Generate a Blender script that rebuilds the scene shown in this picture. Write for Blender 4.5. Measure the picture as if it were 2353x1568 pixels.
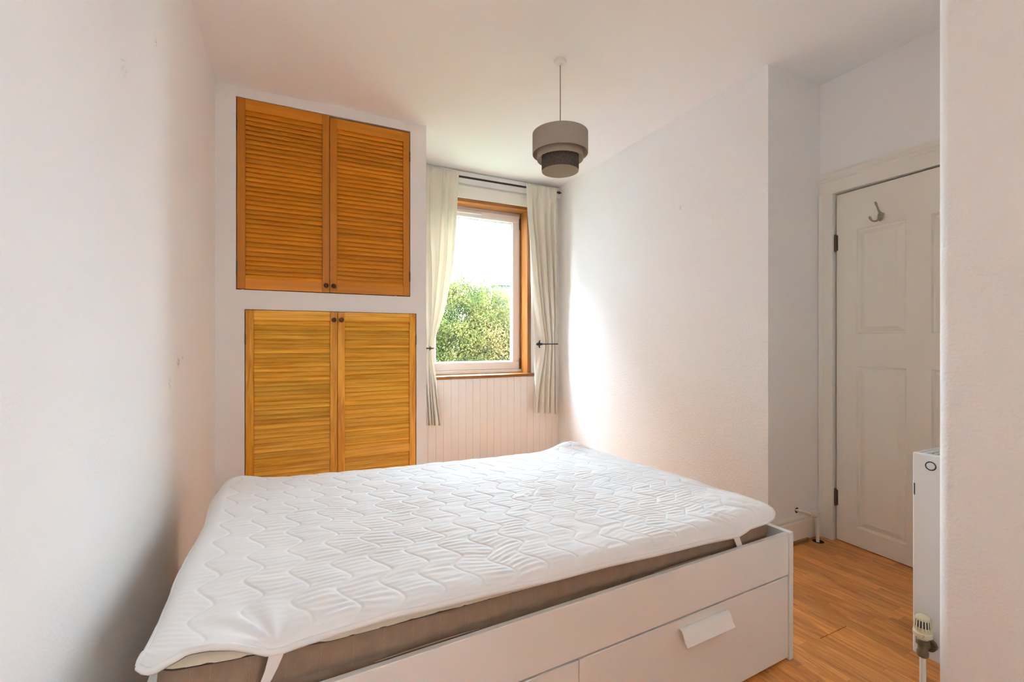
import bpy, bmesh, math, random
import numpy as np
from mathutils import Vector, Matrix

random.seed(7)
rng = np.random.default_rng(11)
PI = math.pi
SC = bpy.context.scene
COL = SC.collection
for o in list(bpy.data.objects):
    bpy.data.objects.remove(o)

# ------------------------------------------------------------------ camera, sky, light, exposure
CAM_H = 1.18
YAW = math.radians(26.0)
cam_d = bpy.data.cameras.new('camera')
cam_d.sensor_width = 36.0
cam_d.lens = 1045.0 / 2353.0 * 36.0
cam_d.clip_start = 0.02
cam_d.clip_end = 300
cam = bpy.data.objects.new('camera', cam_d)
cam.location = (0, 0, CAM_H)
cam.rotation_euler = (PI / 2, 0, -YAW)
COL.objects.link(cam)
SC.camera = cam

world = bpy.data.worlds.new('overcast_sky')
SC.world = world
world.use_nodes = True
bg = world.node_tree.nodes['Background']
bg.inputs[0].default_value = (0.785, 0.965, 1.14, 1)
bg.inputs[1].default_value = 22.0

def portal(name, loc, rot, sx, sy):
    l = bpy.data.lights.new(name, 'AREA')
    l.shape = 'RECTANGLE'
    l.size, l.size_y = sx, sy
    l.cycles.is_portal = True
    o = bpy.data.objects.new(name, l)
    o.location = loc
    o.rotation_euler = rot
    COL.objects.link(o)
portal('window_portal', (1.60, 4.30, 1.67), (-PI / 2, 0, 0), 1.05, 1.65)
portal('side_window_portal', (1.88, -2.175, 1.625), (0, PI / 2, 0), 1.6, 0.9)  # guides sky light through the added unseen window

SC.view_settings.view_transform = 'Standard'
SC.view_settings.look = 'None'
SC.view_settings.gamma = 1.0
SC.view_settings.use_curve_mapping = False
SC.view_settings.exposure = 0.90
SC.cycles.max_bounces = 10
SC.cycles.diffuse_bounces = 10
SC.cycles.transparent_max_bounces = 12
SC.cycles.use_denoising = True
SC.cycles.use_adaptive_sampling = True
SC.cycles.adaptive_threshold = 0.18
SC.cycles.adaptive_min_samples = 24
SC.cycles.sample_clamp_indirect = 8.0

# ------------------------------------------------------------------ materials
def srgb(r, g, b):
    f = lambda c: (c / 255 / 12.92) if c / 255 <= 0.04045 else ((c / 255 + 0.055) / 1.055) ** 2.4
    return (f(r), f(g), f(b), 1.0)

class NT:
    def __init__(self, name):
        self.m = bpy.data.materials.new(name)
        self.m.use_nodes = True
        self.t = self.m.node_tree
        self.b = self.t.nodes['Principled BSDF']
    def n(self, typ, **kw):
        nd = self.t.nodes.new(typ)
        for k, v in kw.items():
            setattr(nd, k, v)
        return nd
    def l(self, a, b):
        self.t.links.new(a, b)

def plain(name, col, rough=0.5, metal=0.0, bump=0.0, bscale=80.0, var=0.0, vscale=3.0, spec=0.5, detail=3.0, bdist=0.002, stretch=(1, 1, 1)):
    t = NT(name)
    t.b.inputs['Base Color'].default_value = col
    t.b.inputs['Roughness'].default_value = rough
    t.b.inputs['Metallic'].default_value = metal
    t.b.inputs['Specular IOR Level'].default_value = spec
    if bump or var:
        tc = t.n('ShaderNodeTexCoord')
    if bump:
        mp = t.n('ShaderNodeMapping')
        mp.inputs['Scale'].default_value = stretch
        t.l(tc.outputs['Object'], mp.inputs['Vector'])
        nz = t.n('ShaderNodeTexNoise')
        nz.inputs['Scale'].default_value = bscale
        nz.inputs['Detail'].default_value = detail
        t.l(mp.outputs['Vector'], nz.inputs['Vector'])
        bp = t.n('ShaderNodeBump')
        bp.inputs['Strength'].default_value = bump
        bp.inputs['Distance'].default_value = bdist
        t.l(nz.outputs['Fac'], bp.inputs['Height'])
        t.l(bp.outputs['Normal'], t.b.inputs['Normal'])
    if var:
        n2 = t.n('ShaderNodeTexNoise')
        n2.inputs['Scale'].default_value = vscale
        n2.inputs['Detail'].default_value = 4
        t.l(tc.outputs['Object'], n2.inputs['Vector'])
        hs = t.n('ShaderNodeMapRange')
        hs.inputs['From Min'].default_value = 0.3
        hs.inputs['From Max'].default_value = 0.7
        hs.inputs['To Min'].default_value = 1 - var
        hs.inputs['To Max'].default_value = 1 + var
        t.l(n2.outputs['Fac'], hs.inputs['Value'])
        mx = t.n('ShaderNodeVectorMath', operation='SCALE')
        mx.inputs[0].default_value = col[:3]
        t.l(hs.outputs['Result'], mx.inputs['Scale'])
        t.l(mx.outputs['Vector'], t.b.inputs['Base Color'])
    return t.m

def wood(name, axis, c_dark, c_light, fine=70.0, along=3.0, contrast=(0.35, 0.65), rough=0.35, objvar=0.12, wave=0.0, bump=0.1, coat=0.0):
    """grain running along a local axis; every piece gets its own offset and tone"""
    t = NT(name)
    tc = t.n('ShaderNodeTexCoord')
    oi = t.n('ShaderNodeObjectInfo')
    mul = t.n('ShaderNodeMath', operation='MULTIPLY')
    mul.inputs[1].default_value = 53.0
    t.l(oi.outputs['Random'], mul.inputs[0])
    add = t.n('ShaderNodeVectorMath', operation='ADD')
    t.l(tc.outputs['Object'], add.inputs[0])
    t.l(mul.outputs[0], add.inputs[1])
    mp = t.n('ShaderNodeMapping')
    sc = [fine, fine, fine]
    sc[axis] = along
    mp.inputs['Scale'].default_value = sc
    t.l(add.outputs['Vector'], mp.inputs['Vector'])
    nz = t.n('ShaderNodeTexNoise')
    nz.inputs['Scale'].default_value = 1.0
    nz.inputs['Detail'].default_value = 5
    nz.inputs['Roughness'].default_value = 0.6
    nz.inputs['Distortion'].default_value = wave
    t.l(mp.outputs['Vector'], nz.inputs['Vector'])
    cr = t.n('ShaderNodeValToRGB')
    cr.color_ramp.elements[0].position = contrast[0]
    cr.color_ramp.elements[0].color = c_dark
    cr.color_ramp.elements[1].position = contrast[1]
    cr.color_ramp.elements[1].color = c_light
    t.l(nz.outputs['Fac'], cr.inputs['Fac'])
    mr = t.n('ShaderNodeMapRange')
    mr.inputs['To Min'].default_value = 1 - objvar
    mr.inputs['To Max'].default_value = 1 + objvar
    t.l(oi.outputs['Random'], mr.inputs['Value'])
    vs = t.n('ShaderNodeVectorMath', operation='SCALE')
    t.l(cr.outputs['Color'], vs.inputs[0])
    t.l(mr.outputs['Result'], vs.inputs['Scale'])
    t.l(vs.outputs['Vector'], t.b.inputs['Base Color'])
    t.b.inputs['Roughness'].default_value = rough
    t.b.inputs['Coat Weight'].default_value = coat
    t.b.inputs['Coat Roughness'].default_value = 0.15
    if bump:
        bp = t.n('ShaderNodeBump')
        bp.inputs['Strength'].default_value = bump
        bp.inputs['Distance'].default_value = 0.001
        t.l(nz.outputs['Fac'], bp.inputs['Height'])
        t.l(bp.outputs['Normal'], t.b.inputs['Normal'])
    return t.m

def painted_wall(name, col, bump, bscale, marks=()):
    """off-white emulsion on textured paper, with a few scuffs (object-space centre, radius)"""
    t = NT(name)
    tc = t.n('ShaderNodeTexCoord')
    nz = t.n('ShaderNodeTexNoise')
    nz.inputs['Scale'].default_value = bscale
    nz.inputs['Detail'].default_value = 2.5
    t.l(tc.outputs['Object'], nz.inputs['Vector'])
    bp = t.n('ShaderNodeBump')
    bp.inputs['Strength'].default_value = bump
    bp.inputs['Distance'].default_value = 0.003
    t.l(nz.outputs['Fac'], bp.inputs['Height'])
    t.l(bp.outputs['Normal'], t.b.inputs['Normal'])
    t.b.inputs['Roughness'].default_value = 0.75
    t.b.inputs['Specular IOR Level'].default_value = 0.25
    cur = None
    if marks:
        ns = t.n('ShaderNodeTexNoise')
        ns.inputs['Scale'].default_value = 130.0
        ns.inputs['Detail'].default_value = 5
        t.l(tc.outputs['Object'], ns.inputs['Vector'])
        for (p, r, dark) in marks:
            ds = t.n('ShaderNodeVectorMath', operation='DISTANCE')
            t.l(tc.outputs['Object'], ds.inputs[0])
            ds.inputs[1].default_value = p
            a = t.n('ShaderNodeMapRange')
            a.inputs['From Min'].default_value = r
            a.inputs['From Max'].default_value = r * 0.2
            a.inputs['To Min'].default_value = 0.0
            a.inputs['To Max'].default_value = 1.0
            t.l(ds.outputs['Value'], a.inputs['Value'])
            b = t.n('ShaderNodeMapRange')
            b.inputs['From Min'].default_value = 0.52
            b.inputs['From Max'].default_value = 0.62
            t.l(ns.outputs['Fac'], b.inputs['Value'])
            c = t.n('ShaderNodeMath', operation='MULTIPLY')
            t.l(a.outputs['Result'], c.inputs[0])
            t.l(b.outputs['Result'], c.inputs[1])
            d = t.n('ShaderNodeMath', operation='MULTIPLY')
            t.l(c.outputs[0], d.inputs[0])
            d.inputs[1].default_value = dark
            if cur is None:
                cur = d.outputs[0]
            else:
                e = t.n('ShaderNodeMath', operation='MAXIMUM')
                t.l(cur, e.inputs[0])
                t.l(d.outputs[0], e.inputs[1])
                cur = e.outputs[0]
        mx = t.n('ShaderNodeMix', data_type='RGBA')
        mx.inputs['A'].default_value = col
        mx.inputs['B'].default_value = srgb(95, 82, 72)
        t.l(cur, mx.inputs['Factor'])
        t.l(mx.outputs['Result'], t.b.inputs['Base Color'])
    else:
        t.b.inputs['Base Color'].default_value = col
    return t.m

WALL_C = (0.89, 0.885, 0.875, 1)
M = {}
M['wall'] = painted_wall('white_wall_paint', WALL_C, 0.10, 140)
M['wall_left'] = painted_wall('left_wall_paint', (0.89, 0.885, 0.875, 1), 0.30, 120,
                              [((-0.405, 2.237, 1.091), 0.035, 0.8), ((-0.405, 2.32, 1.107), 0.02, 0.6), ((-0.405, 2.09, 1.02), 0.03, 0.35),
                               ((-0.405, 1.894, 2.181), 0.03, 0.6), ((-0.405, 1.57, 1.928), 0.04, 0.25)])
M['woodchip'] = painted_wall('woodchip_wall_paint', WALL_C, 1.0, 95, [((2.43, 2.315, 2.101), 0.02, 0.9)])
M['near_wall'] = painted_wall('near_wall_paint', WALL_C, 0.45, 120)
M['ceiling'] = plain('ceiling_paint', (0.90, 0.90, 0.895, 1), 0.8, spec=0.2)
M['gloss_white'] = plain('white_gloss_paint', (0.84, 0.81, 0.74, 1), 0.35)
M['board_white'] = plain('painted_boarding', (0.87, 0.83, 0.79, 1), 0.45)
M['door_paint'] = plain('cream_door_paint', (0.85, 0.81, 0.73, 1), 0.38)
M['upvc'] = plain('white_plastic_frame', (0.84, 0.82, 0.80, 1), 0.3)
M['gasket'] = plain('grey_gasket', (0.25, 0.24, 0.23, 1), 0.6)
M['bed_white'] = plain('white_foil_board', (0.80, 0.785, 0.755, 1), 0.28)
M['handle_white'] = plain('white_plastic_handle', (0.84, 0.83, 0.80, 1), 0.35)
M['topper'] = plain('white_quilted_cotton', (0.88, 0.88, 0.88, 1), 0.75, spec=0.2)
M['binding'] = plain('white_binding_tape', (0.86, 0.86, 0.85, 1), 0.7, spec=0.2)
M['strap'] = plain('white_elastic', (0.80, 0.78, 0.77, 1), 0.7, bump=0.2, bscale=400)
M['mattress_brown'] = plain('taupe_ribbed_fabric', (0.30, 0.205, 0.14, 1), 0.85, bump=0.5, bscale=1.0, stretch=(420, 420, 30), var=0.10, vscale=30, spec=0.1)
M['mattress_cream'] = plain('cream_knit_fabric', (0.66, 0.60, 0.48, 1), 0.85, bump=0.25, bscale=350, spec=0.1)
M['mattress_seam'] = plain('dark_brown_piping', (0.085, 0.06, 0.045, 1), 0.8)
M['stitch'] = plain('pale_stitching', (0.38, 0.30, 0.235, 1), 0.8)
M['black_iron'] = plain('black_iron', (0.012, 0.012, 0.013, 1), 0.45)
M['knob'] = wood('dark_red_wood_knob', 0, (0.06, 0.012, 0.005, 1), (0.12, 0.028, 0.012, 1), rough=0.35)
M['brass_dark'] = plain('tarnished_steel', (0.16, 0.13, 0.10, 1), 0.5, metal=0.7, var=0.3, vscale=90)
M['steel'] = plain('satin_nickel', (0.42, 0.36, 0.28, 1), 0.32, metal=0.9)
M['dark_void'] = plain('cupboard_inside', (0.10, 0.075, 0.05, 1), 0.9)  # dark tone stands in for shade inside cupboards and behind the door
M['shade_grey'] = plain('grey_linen', (0.40, 0.365, 0.32, 1), 0.9, var=0.12, vscale=260, spec=0.1)
M['shade_mid'] = plain('taupe_cotton', (0.38, 0.33, 0.265, 1), 0.9, spec=0.1)
M['shade_dark'] = plain('charcoal_felt', (0.105, 0.09, 0.078, 1), 0.95, bump=0.4, bscale=300, var=0.35, vscale=130, spec=0.05)
M['shade_in'] = plain('cream_lining', (0.55, 0.50, 0.40, 1), 0.8)
M['cord'] = plain('beige_flex', (0.48, 0.40, 0.31, 1), 0.6)
M['rad'] = plain('radiator_enamel', (0.82, 0.81, 0.78, 1), 0.3)
M['rad_dark'] = plain('radiator_gap', (0.03, 0.03, 0.03, 1), 0.6)
M['trv'] = plain('yellowed_plastic', (0.72, 0.64, 0.44, 1), 0.4)
M['bronze'] = plain('dull_bronze', (0.22, 0.17, 0.10, 1), 0.42, metal=0.75, var=0.2, vscale=60)
M['pipe_white'] = plain('white_painted_pipe', (0.78, 0.73, 0.64, 1), 0.4, bump=0.3, bscale=60)
M['wood_strip'] = wood('brown_floor_beading', 0, (0.20, 0.10, 0.03, 1), (0.32, 0.17, 0.06, 1), rough=0.4)
M['soot'] = plain('dark_floor_hole', (0.03, 0.015, 0.008, 1), 0.9)  # near-black for flat discs that paint the shade inside pipe holes
M['cup_x'] = wood('varnished_wood_slat', 0, (0.62, 0.215, 0.006, 1), (0.75, 0.27, 0.010, 1), fine=50, along=1.2, rough=0.38, objvar=0.11, bump=0.0)
M['cup_z'] = wood('varnished_wood_stile', 2, (0.50, 0.165, 0.004, 1), (0.60, 0.205, 0.006, 1), fine=50, along=1.2, rough=0.38, objvar=0.06, bump=0.0)
M['pine_x'] = wood('pine_slat', 0, (0.64, 0.27, 0.006, 1), (0.93, 0.50, 0.050, 1), fine=80, along=2.2, contrast=(0.34, 0.60), rough=0.36, objvar=0.13, wave=0.8, bump=0.0)
M['pine_z'] = wood('pine_stile', 2, (0.60, 0.225, 0.006, 1), (0.92, 0.44, 0.030, 1), fine=40, along=3.0, contrast=(0.35, 0.65), rough=0.36, objvar=0.08, wave=1.0, bump=0.0)
M['oak_x'] = wood('varnished_window_wood_x', 0, (0.22, 0.066, 0.011, 1), (0.40, 0.145, 0.028, 1), fine=70, along=2, rough=0.3, objvar=0.05)
M['oak_z'] = wood('varnished_window_wood_z', 2, (0.22, 0.066, 0.011, 1), (0.40, 0.145, 0.028, 1), fine=70, along=2, rough=0.3, objvar=0.05)
M['floor'] = wood('laminate_strip', 1, (0.50, 0.160, 0.026, 1), (0.86, 0.375, 0.100, 1), fine=30, along=2.2, contrast=(0.30, 0.66), rough=0.28, objvar=0.15, wave=2.6, bump=0.0)
M['render'] = plain('pale_stone_render', (0.085, 0.087, 0.09, 1), 0.9, bump=0.2, bscale=6)
M['sooty_stone'] = plain('soot_dark_stone', (0.024, 0.025, 0.026, 1), 0.9)  # even tone, darkened so the bright sky exposure does not wash it out
M['slate'] = plain('grey_slate', (0.05, 0.052, 0.055, 1), 0.8)
M['clay'] = plain('pale_clay_pot', (0.09, 0.085, 0.08, 1), 0.9)
M['lawn'] = plain('grass_ground', (0.12, 0.15, 0.07, 1), 1.0, var=0.3, vscale=0.5)
M['bark'] = plain('grey_bark', (0.10, 0.085, 0.07, 1), 0.9, bump=0.5, bscale=12)

def curtain_mat():
    t = NT('cream_curtain_cotton')
    t.t.nodes.remove(t.b)
    out = t.t.nodes['Material Output']
    d = t.n('ShaderNodeBsdfDiffuse'); d.inputs[0].default_value = (0.92, 0.875, 0.785, 1)
    tr = t.n('ShaderNodeBsdfTranslucent'); tr.inputs[0].default_value = (0.70, 0.64, 0.54, 1)
    mx = t.n('ShaderNodeMixShader'); mx.inputs[0].default_value = 0.28
    tc = t.n('ShaderNodeTexCoord'); nz = t.n('ShaderNodeTexNoise'); nz.inputs['Scale'].default_value = 600
    bp = t.n('ShaderNodeBump'); bp.inputs['Strength'].default_value = 0.15; bp.inputs['Distance'].default_value = 0.001
    t.l(tc.outputs['Object'], nz.inputs['Vector']); t.l(nz.outputs['Fac'], bp.inputs['Height'])
    t.l(bp.outputs['Normal'], d.inputs['Normal'])
    t.l(d.outputs[0], mx.inputs[1]); t.l(tr.outputs[0], mx.inputs[2]); t.l(mx.outputs[0], out.inputs['Surface'])
    return t.m
M['curtain'] = curtain_mat()

def glass_mat():
    t = NT('window_glass')
    t.t.nodes.remove(t.b)
    out = t.t.nodes['Material Output']
    a = t.n('ShaderNodeBsdfTransparent'); a.inputs[0].default_value = (0.97, 0.985, 0.98, 1)
    g = t.n('ShaderNodeBsdfGlossy'); g.inputs['Roughness'].default_value = 0.02
    mx = t.n('ShaderNodeMixShader'); mx.inputs[0].default_value = 0.03
    t.l(a.outputs[0], mx.inputs[1]); t.l(g.outputs[0], mx.inputs[2])
    t.l(mx.outputs[0], out.inputs['Surface'])
    return t.m
M['glass'] = glass_mat()

def leaf_mat(name, cols):
    t = NT(name)
    t.t.nodes.remove(t.b)
    out = t.t.nodes['Material Output']
    tc = t.n('ShaderNodeTexCoord'); nz = t.n('ShaderNodeTexNoise'); nz.inputs['Scale'].default_value = 1.1; nz.inputs['Detail'].default_value = 4
    nz.inputs['Roughness'].default_value = 0.6
    t.l(tc.outputs['Object'], nz.inputs['Vector'])
    cr = t.n('ShaderNodeValToRGB')
    e = cr.color_ramp.elements
    e[0].position = 0.34; e[0].color = cols[0]
    e[1].position = 0.68; e[1].color = cols[2]
    k = e.new(0.50); k.color = cols[1]
    t.l(nz.outputs['Fac'], cr.inputs['Fac'])
    d = t.n('ShaderNodeBsdfDiffuse'); tr = t.n('ShaderNodeBsdfTranslucent')
    t.l(cr.outputs['Color'], d.inputs[0]); t.l(cr.outputs['Color'], tr.inputs[0])
    mx = t.n('ShaderNodeMixShader'); mx.inputs[0].default_value = 0.4
    t.l(d.outputs[0], mx.inputs[1]); t.l(tr.outputs[0], mx.inputs[2]); t.l(mx.outputs[0], out.inputs['Surface'])
    return t.m

# ------------------------------------------------------------------ mesh helpers
def link(o, parent=None):
    COL.objects.link(o)
    if parent is not None:
        o.parent = parent
    return o

def tag(o, label=None, cat=None, group=None, kind=None):
    if label: o['label'] = label
    if cat: o['category'] = cat
    if group: o['group'] = group
    if kind: o['kind'] = kind
    return o

def empty(name, loc=(0, 0, 0), rz=0.0, label=None, cat=None, group=None, kind=None):
    o = bpy.data.objects.new(name, None)
    o.location = loc
    o.rotation_euler = (0, 0, rz)
    o.empty_display_size = 0.05
    link(o)
    return tag(o, label, cat, group, kind)

class MB:
    def __init__(self):
        self.v, self.f, self.mi = [], [], []
        self.cur = 0
    def add(self, vs, fs):
        o = len(self.v)
        self.v += [tuple(p) for p in vs]
        self.f += [tuple(i + o for i in f) for f in fs]
        self.mi += [self.cur] * len(fs)
        return self
    def box(self, x0, x1, y0, y1, z0, z1, ch=0.0):
        if ch <= 0:
            vs = [(x, y, z) for x in (x0, x1) for y in (y0, y1) for z in (z0, z1)]
            fs = [(0, 1, 3, 2), (4, 6, 7, 5), (0, 4, 5, 1), (2, 3, 7, 6), (0, 2, 6, 4), (1, 5, 7, 3)]
            return self.add(vs, fs)
        bm = bmesh.new()
        bmesh.ops.create_cube(bm, size=1.0)
        for p in bm.verts:
            p.co = Vector(((x0 + x1) / 2 + p.co.x * (x1 - x0), (y0 + y1) / 2 + p.co.y * (y1 - y0), (z0 + z1) / 2 + p.co.z * (z1 - z0)))
        bmesh.ops.bevel(bm, geom=list(bm.edges), offset=ch, segments=2 if ch > 0.004 else 1, affect='EDGES', profile=0.5)
        bm.verts.index_update()
        self.add([p.co[:] for p in bm.verts], [[q.index for q in f.verts] for f in bm.faces])
        bm.free()
        return self
    def extrude(self, prof, axis, a0, a1, caps=True):
        """closed 2D profile extruded along an axis; profile coords are the two other axes in order"""
        n = len(prof)
        def P(p, a):
            if axis == 0: return (a, p[0], p[1])
            if axis == 1: return (p[0], a, p[1])
            return (p[0], p[1], a)
        vs = [P(p, a0) for p in prof] + [P(p, a1) for p in prof]
        fs = [(i, (i + 1) % n, n + (i + 1) % n, n + i) for i in range(n)]
        if caps:
            fs += [tuple(range(n))[::-1], tuple(range(n, 2 * n))]
        return self.add(vs, fs)
    def tube(self, pts, r, seg=10, caps=True):
        pts = [Vector(p) for p in pts]
        rs = r if isinstance(r, (list, tuple)) else [r] * len(pts)
        vs, fs = [], []
        prev = None
        for i, p in enumerate(pts):
            d = (pts[min(i + 1, len(pts) - 1)] - pts[max(i - 1, 0)]).normalized()
            if prev is None:
                a = d.orthogonal().normalized()
            else:
                a = (prev - d * prev.dot(d))
                a = a.normalized() if a.length > 1e-6 else d.orthogonal().normalized()
            prev = a
            b = d.cross(a)
            for k in range(seg):
                t = 2 * PI * k / seg
                vs.append(p + (a * math.cos(t) + b * math.sin(t)) * rs[i])
        for i in range(len(pts) - 1):
            for k in range(seg):
                fs.append((i * seg + k, i * seg + (k + 1) % seg, (i + 1) * seg + (k + 1) % seg, (i + 1) * seg + k))
        if caps:
            fs.append(tuple(range(seg))[::-1])
            fs.append(tuple(range((len(pts) - 1) * seg, len(pts) * seg)))
        return self.add(vs, fs)
    def lathe(self, prof, c=(0, 0, 0), axis=(0, 0, 1), seg=32, closed=False):
        """prof: (radius, height) along axis"""
        ax = Vector(axis).normalized()
        a = ax.orthogonal().normalized()
        b = ax.cross(a)
        c = Vector(c)
        n = len(prof)
        vs, fs = [], []
        for (r, hgt) in prof:
            for k in range(seg):
                t = 2 * PI * k / seg
                vs.append(c + ax * hgt + (a * math.cos(t) + b * math.sin(t)) * max(r, 1e-5))
        for i in range(n if closed else n - 1):
            j = (i + 1) % n
            for k in range(seg):
                fs.append((i * seg + k, i * seg + (k + 1) % seg, j * seg + (k + 1) % seg, j * seg + k))
        return self.add(vs, fs)
    def mesh(self, name, mats):
        me = bpy.data.meshes.new(name)
        me.from_pydata(self.v, [], self.f)
        for m in (mats if isinstance(mats, (list, tuple)) else [mats]):
            me.materials.append(m)
        if any(self.mi):
            me.polygons.foreach_set('material_index', self.mi)
        bm = bmesh.new()
        bm.from_mesh(me)
        bmesh.ops.recalc_face_normals(bm, faces=bm.faces)
        bm.to_mesh(me)
        bm.free()
        return me
    def build(self, name, mats, parent=None, smooth=None, loc=(0, 0, 0), rot=(0, 0, 0)):
        me = self.mesh(name, mats)
        o = bpy.data.objects.new(name, me)
        o.location = loc
        o.rotation_euler = rot
        link(o, parent)
        if smooth is not None:
            shade(me, smooth)
        return o

def shade(me, angle):
    me.polygons.foreach_set('use_smooth', [True] * len(me.polygons))
    me.set_sharp_from_angle(angle=math.radians(angle))

def inst(name, me, parent=None, loc=(0, 0, 0), rot=(0, 0, 0)):
    o = bpy.data.objects.new(name, me)
    o.location = loc
    o.rotation_euler = rot
    return link(o, parent)

def cells(mb, a0, a1, b0, b1, holes, put):
    """rectangle a0..a1 x b0..b1 minus holes, as abutting boxes"""
    As = sorted({a0, a1} | {h[0] for h in holes} | {h[1] for h in holes})
    for i in range(len(As) - 1):
        am = (As[i] + As[i + 1]) / 2
        cut = sorted([(h[2], h[3]) for h in holes if h[0] < am < h[1]])
        z = b0
        for (p, q) in cut:
            if p > z + 1e-6: put(mb, As[i], As[i + 1], z, p)
            z = max(z, q)
        if z < b1 - 1e-6: put(mb, As[i], As[i + 1], z, b1)

# ------------------------------------------------------------------ the room
H = 2.736
XL, XR, YB = -0.405, 2.43, 3.95           # left wall, chimney-breast wall, window wall
YC, XC = 3.228, 0.884                      # cupboard front, its right edge
YA, XD = 1.665, 2.90                       # alcove return, door wall
XN, YN = 1.613, 0.62                       # near wall corner
YR = -3.2                                  # rear wall

def struct(mb, name, mat, label, cat, smooth=None):
    o = mb.build(name, mat, None, smooth)
    return tag(o, label, cat, kind='structure')

fl = struct(MB().box(XL - 0.2, XD + 0.2, YR - 0.2, YB + 0.3, -0.10, -0.004), 'floor', M['floor'], 'orange-brown wood strip laminate floor of the room', 'floor')
struct(MB().box(XL - 0.2, XD + 0.3, YR - 0.2, YB + 0.3, H, H + 0.1), 'ceiling', M['ceiling'], 'plain off-white plaster ceiling', 'ceiling')
struct(MB().box(XL - 0.2, XL, YR, YB + 0.3, 0, H), 'wall_left', M['wall_left'], 'off-white wall with small scuffs left of the bed', 'wall')

UP = (-0.297, 0.769, 1.495, 2.674)
LO = (-0.252, 0.813, 0.09, 1.376)
mb = MB()
cells(mb, XL, XC, 0, H, [UP, LO], lambda m, a, b, c, d: m.box(a, b, YC, YC + 0.045, c, d))
mb.box(XC - 0.045, XC, YC + 0.045, YB, 0, H)
struct(mb, 'wall_back_left', M['wall'], 'white plastered front around the louvred cupboard doors', 'wall')

WX0, WX1, WZ0, WZ1 = 1.10, 2.10, 0.862, 2.474      # window opening
mb = MB()
cells(mb, XL, XD + 0.2, 0, H, [(WX0, WX1, WZ0, WZ1)], lambda m, a, b, c, d: m.box(a, b, YB, YB + 0.28, c, d))
wb = struct(mb, 'wall_back', M['wall'], 'window wall with white boarding below the sill', 'wall')
# tongue-and-groove boards below the sill
edges = [XC]
while edges[-1] < XR - 0.03:
    edges.append(edges[-1] + 0.0705)
edges[-1] = XR
for a, b in zip(edges[:-1], edges[1:]):
    w = b - a
    m = MB()
    m.extrude([(-w / 2 + 0.0008, 0.0), (-w / 2 + 0.0004, -0.012), (-w / 2 + 0.0016, -0.014 - random.uniform(0, .0012)), (w / 2 - 0.0016, -0.014 - random.uniform(0, .0012)), (w / 2 - 0.0004, -0.012), (w / 2 - 0.0008, 0.0)], 2, 0.0, 0.832)
    m.build('board', M['board_white'], wb, loc=((a + b) / 2, YB - 0.0005, 0.0))

# chimney-breast wall (slightly out of square) and the alcove
mb = MB()
mb.add([(2.412, YA, 0), (2.455, YB, 0), (2.62, YB, 0), (2.62, YA, 0), (2.412, YA, H), (2.455, YB, H), (2.62, YB, H), (2.62, YA, H)],
       [(0, 1, 5, 4), (1, 2, 6, 5), (2, 3, 7, 6), (3, 0, 4, 7), (4, 5, 6, 7), (3, 2, 1, 0)])
struct(mb, 'wall_right', M['woodchip'], 'white woodchip-papered chimney breast wall right of the window', 'wall')
struct(MB().box(2.62, XD + 0.2, YA, YA + 0.2, 0, H), 'wall_alcove', M['wall'], 'narrow smooth white wall between chimney breast and door', 'wall')
DY0, DY1, DZ = 0.770, 1.592, 2.056      # door opening
mb = MB()
cells(mb, YR, YA, 0, H, [(DY0, DY1, 0, DZ)], lambda m, a, b, c, d: m.box(XD, XD + 0.12, a, b, c, d))
struct(mb, 'wall_right_door', M['wall'], 'off-white wall holding the cream door', 'wall')
struct(MB().box(XD + 0.121, XD + 0.30, DY0 - 0.1, DY1 + 0.1, 0, DZ + 0.1), 'wall_hall', M['dark_void'], 'dim hall beyond the door gap', 'wall')  # solid block; the darkness of the gap is put into its colour

# near wall with a rounded corner
RY0_, RY1_, RZ0, RZ1 = -2.60, -1.75, 0.85, 2.40         # opening for an unseen window, added to light the room
mb = MB()
pr = [(XN, 0.30), (XN + 0.2, 0.30), (XN + 0.2, YN - 0.2), (XD, YN - 0.2), (XD, YN)]
r = 0.030
for k in range(9):
    t = PI / 2 + (PI / 2) * k / 8
    pr.append((XN + r + r * math.cos(t), YN - r + r * math.sin(t)))
mb.extrude(pr, 2, 0, H)
cells(mb, YR, 0.30, 0, H, [(RY0_, RY1_, RZ0, RZ1)], lambda m, a, b, c, d: m.box(XN, XN + 0.2, a, b, c, d))
struct(mb, 'wall_right_near', M['near_wall'], 'rough white wall end with rounded corner nearest the camera', 'wall', 30)

struct(MB().box(XL, XN + 0.2, YR - 0.2, YR, 0, H), 'wall_rear', M['wall'], 'plain white wall behind the camera', 'wall')

# skirting
mb = MB()
mb.extrude([(YA, 0.022), (YA - 0.018, 0.022), (YA - 0.018, 0.120), (YA - 0.012, 0.128), (YA - 0.012, 0.140), (YA - 0.004, 0.156), (YA, 0.158)], 0, 2.414, XD)
sk = struct(mb, 'baseboard_alcove', M['gloss_white'], 'white painted skirting board by the pipe in the alcove', 'skirting')
MB().box(2.414, 2.745, YA - 0.028, YA - 0.001, 0.0, 0.022, 0.003).build('beading', M['wood_strip'], sk)
mb = MB()
for (xa, ya, xb, yb) in [(2.412, YA, 2.455, YB)]:
    pr = [(0, 0), (-0.018, 0), (-0.018, 0.128), (-0.010, 0.15), (0, 0.155)]
    vs = [(xa + p[0], ya, p[1]) for p in pr] + [(xb + p[0], yb - 0.015, p[1]) for p in pr]
    n = len(pr)
    mb.add(vs, [(i, (i + 1) % n, n + (i + 1) % n, n + i) for i in range(n)] + [tuple(range(n))[::-1], tuple(range(n, 2 * n))])
struct(mb, 'baseboard_right', M['gloss_white'], 'white skirting board along the woodchip wall', 'skirting')

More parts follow.
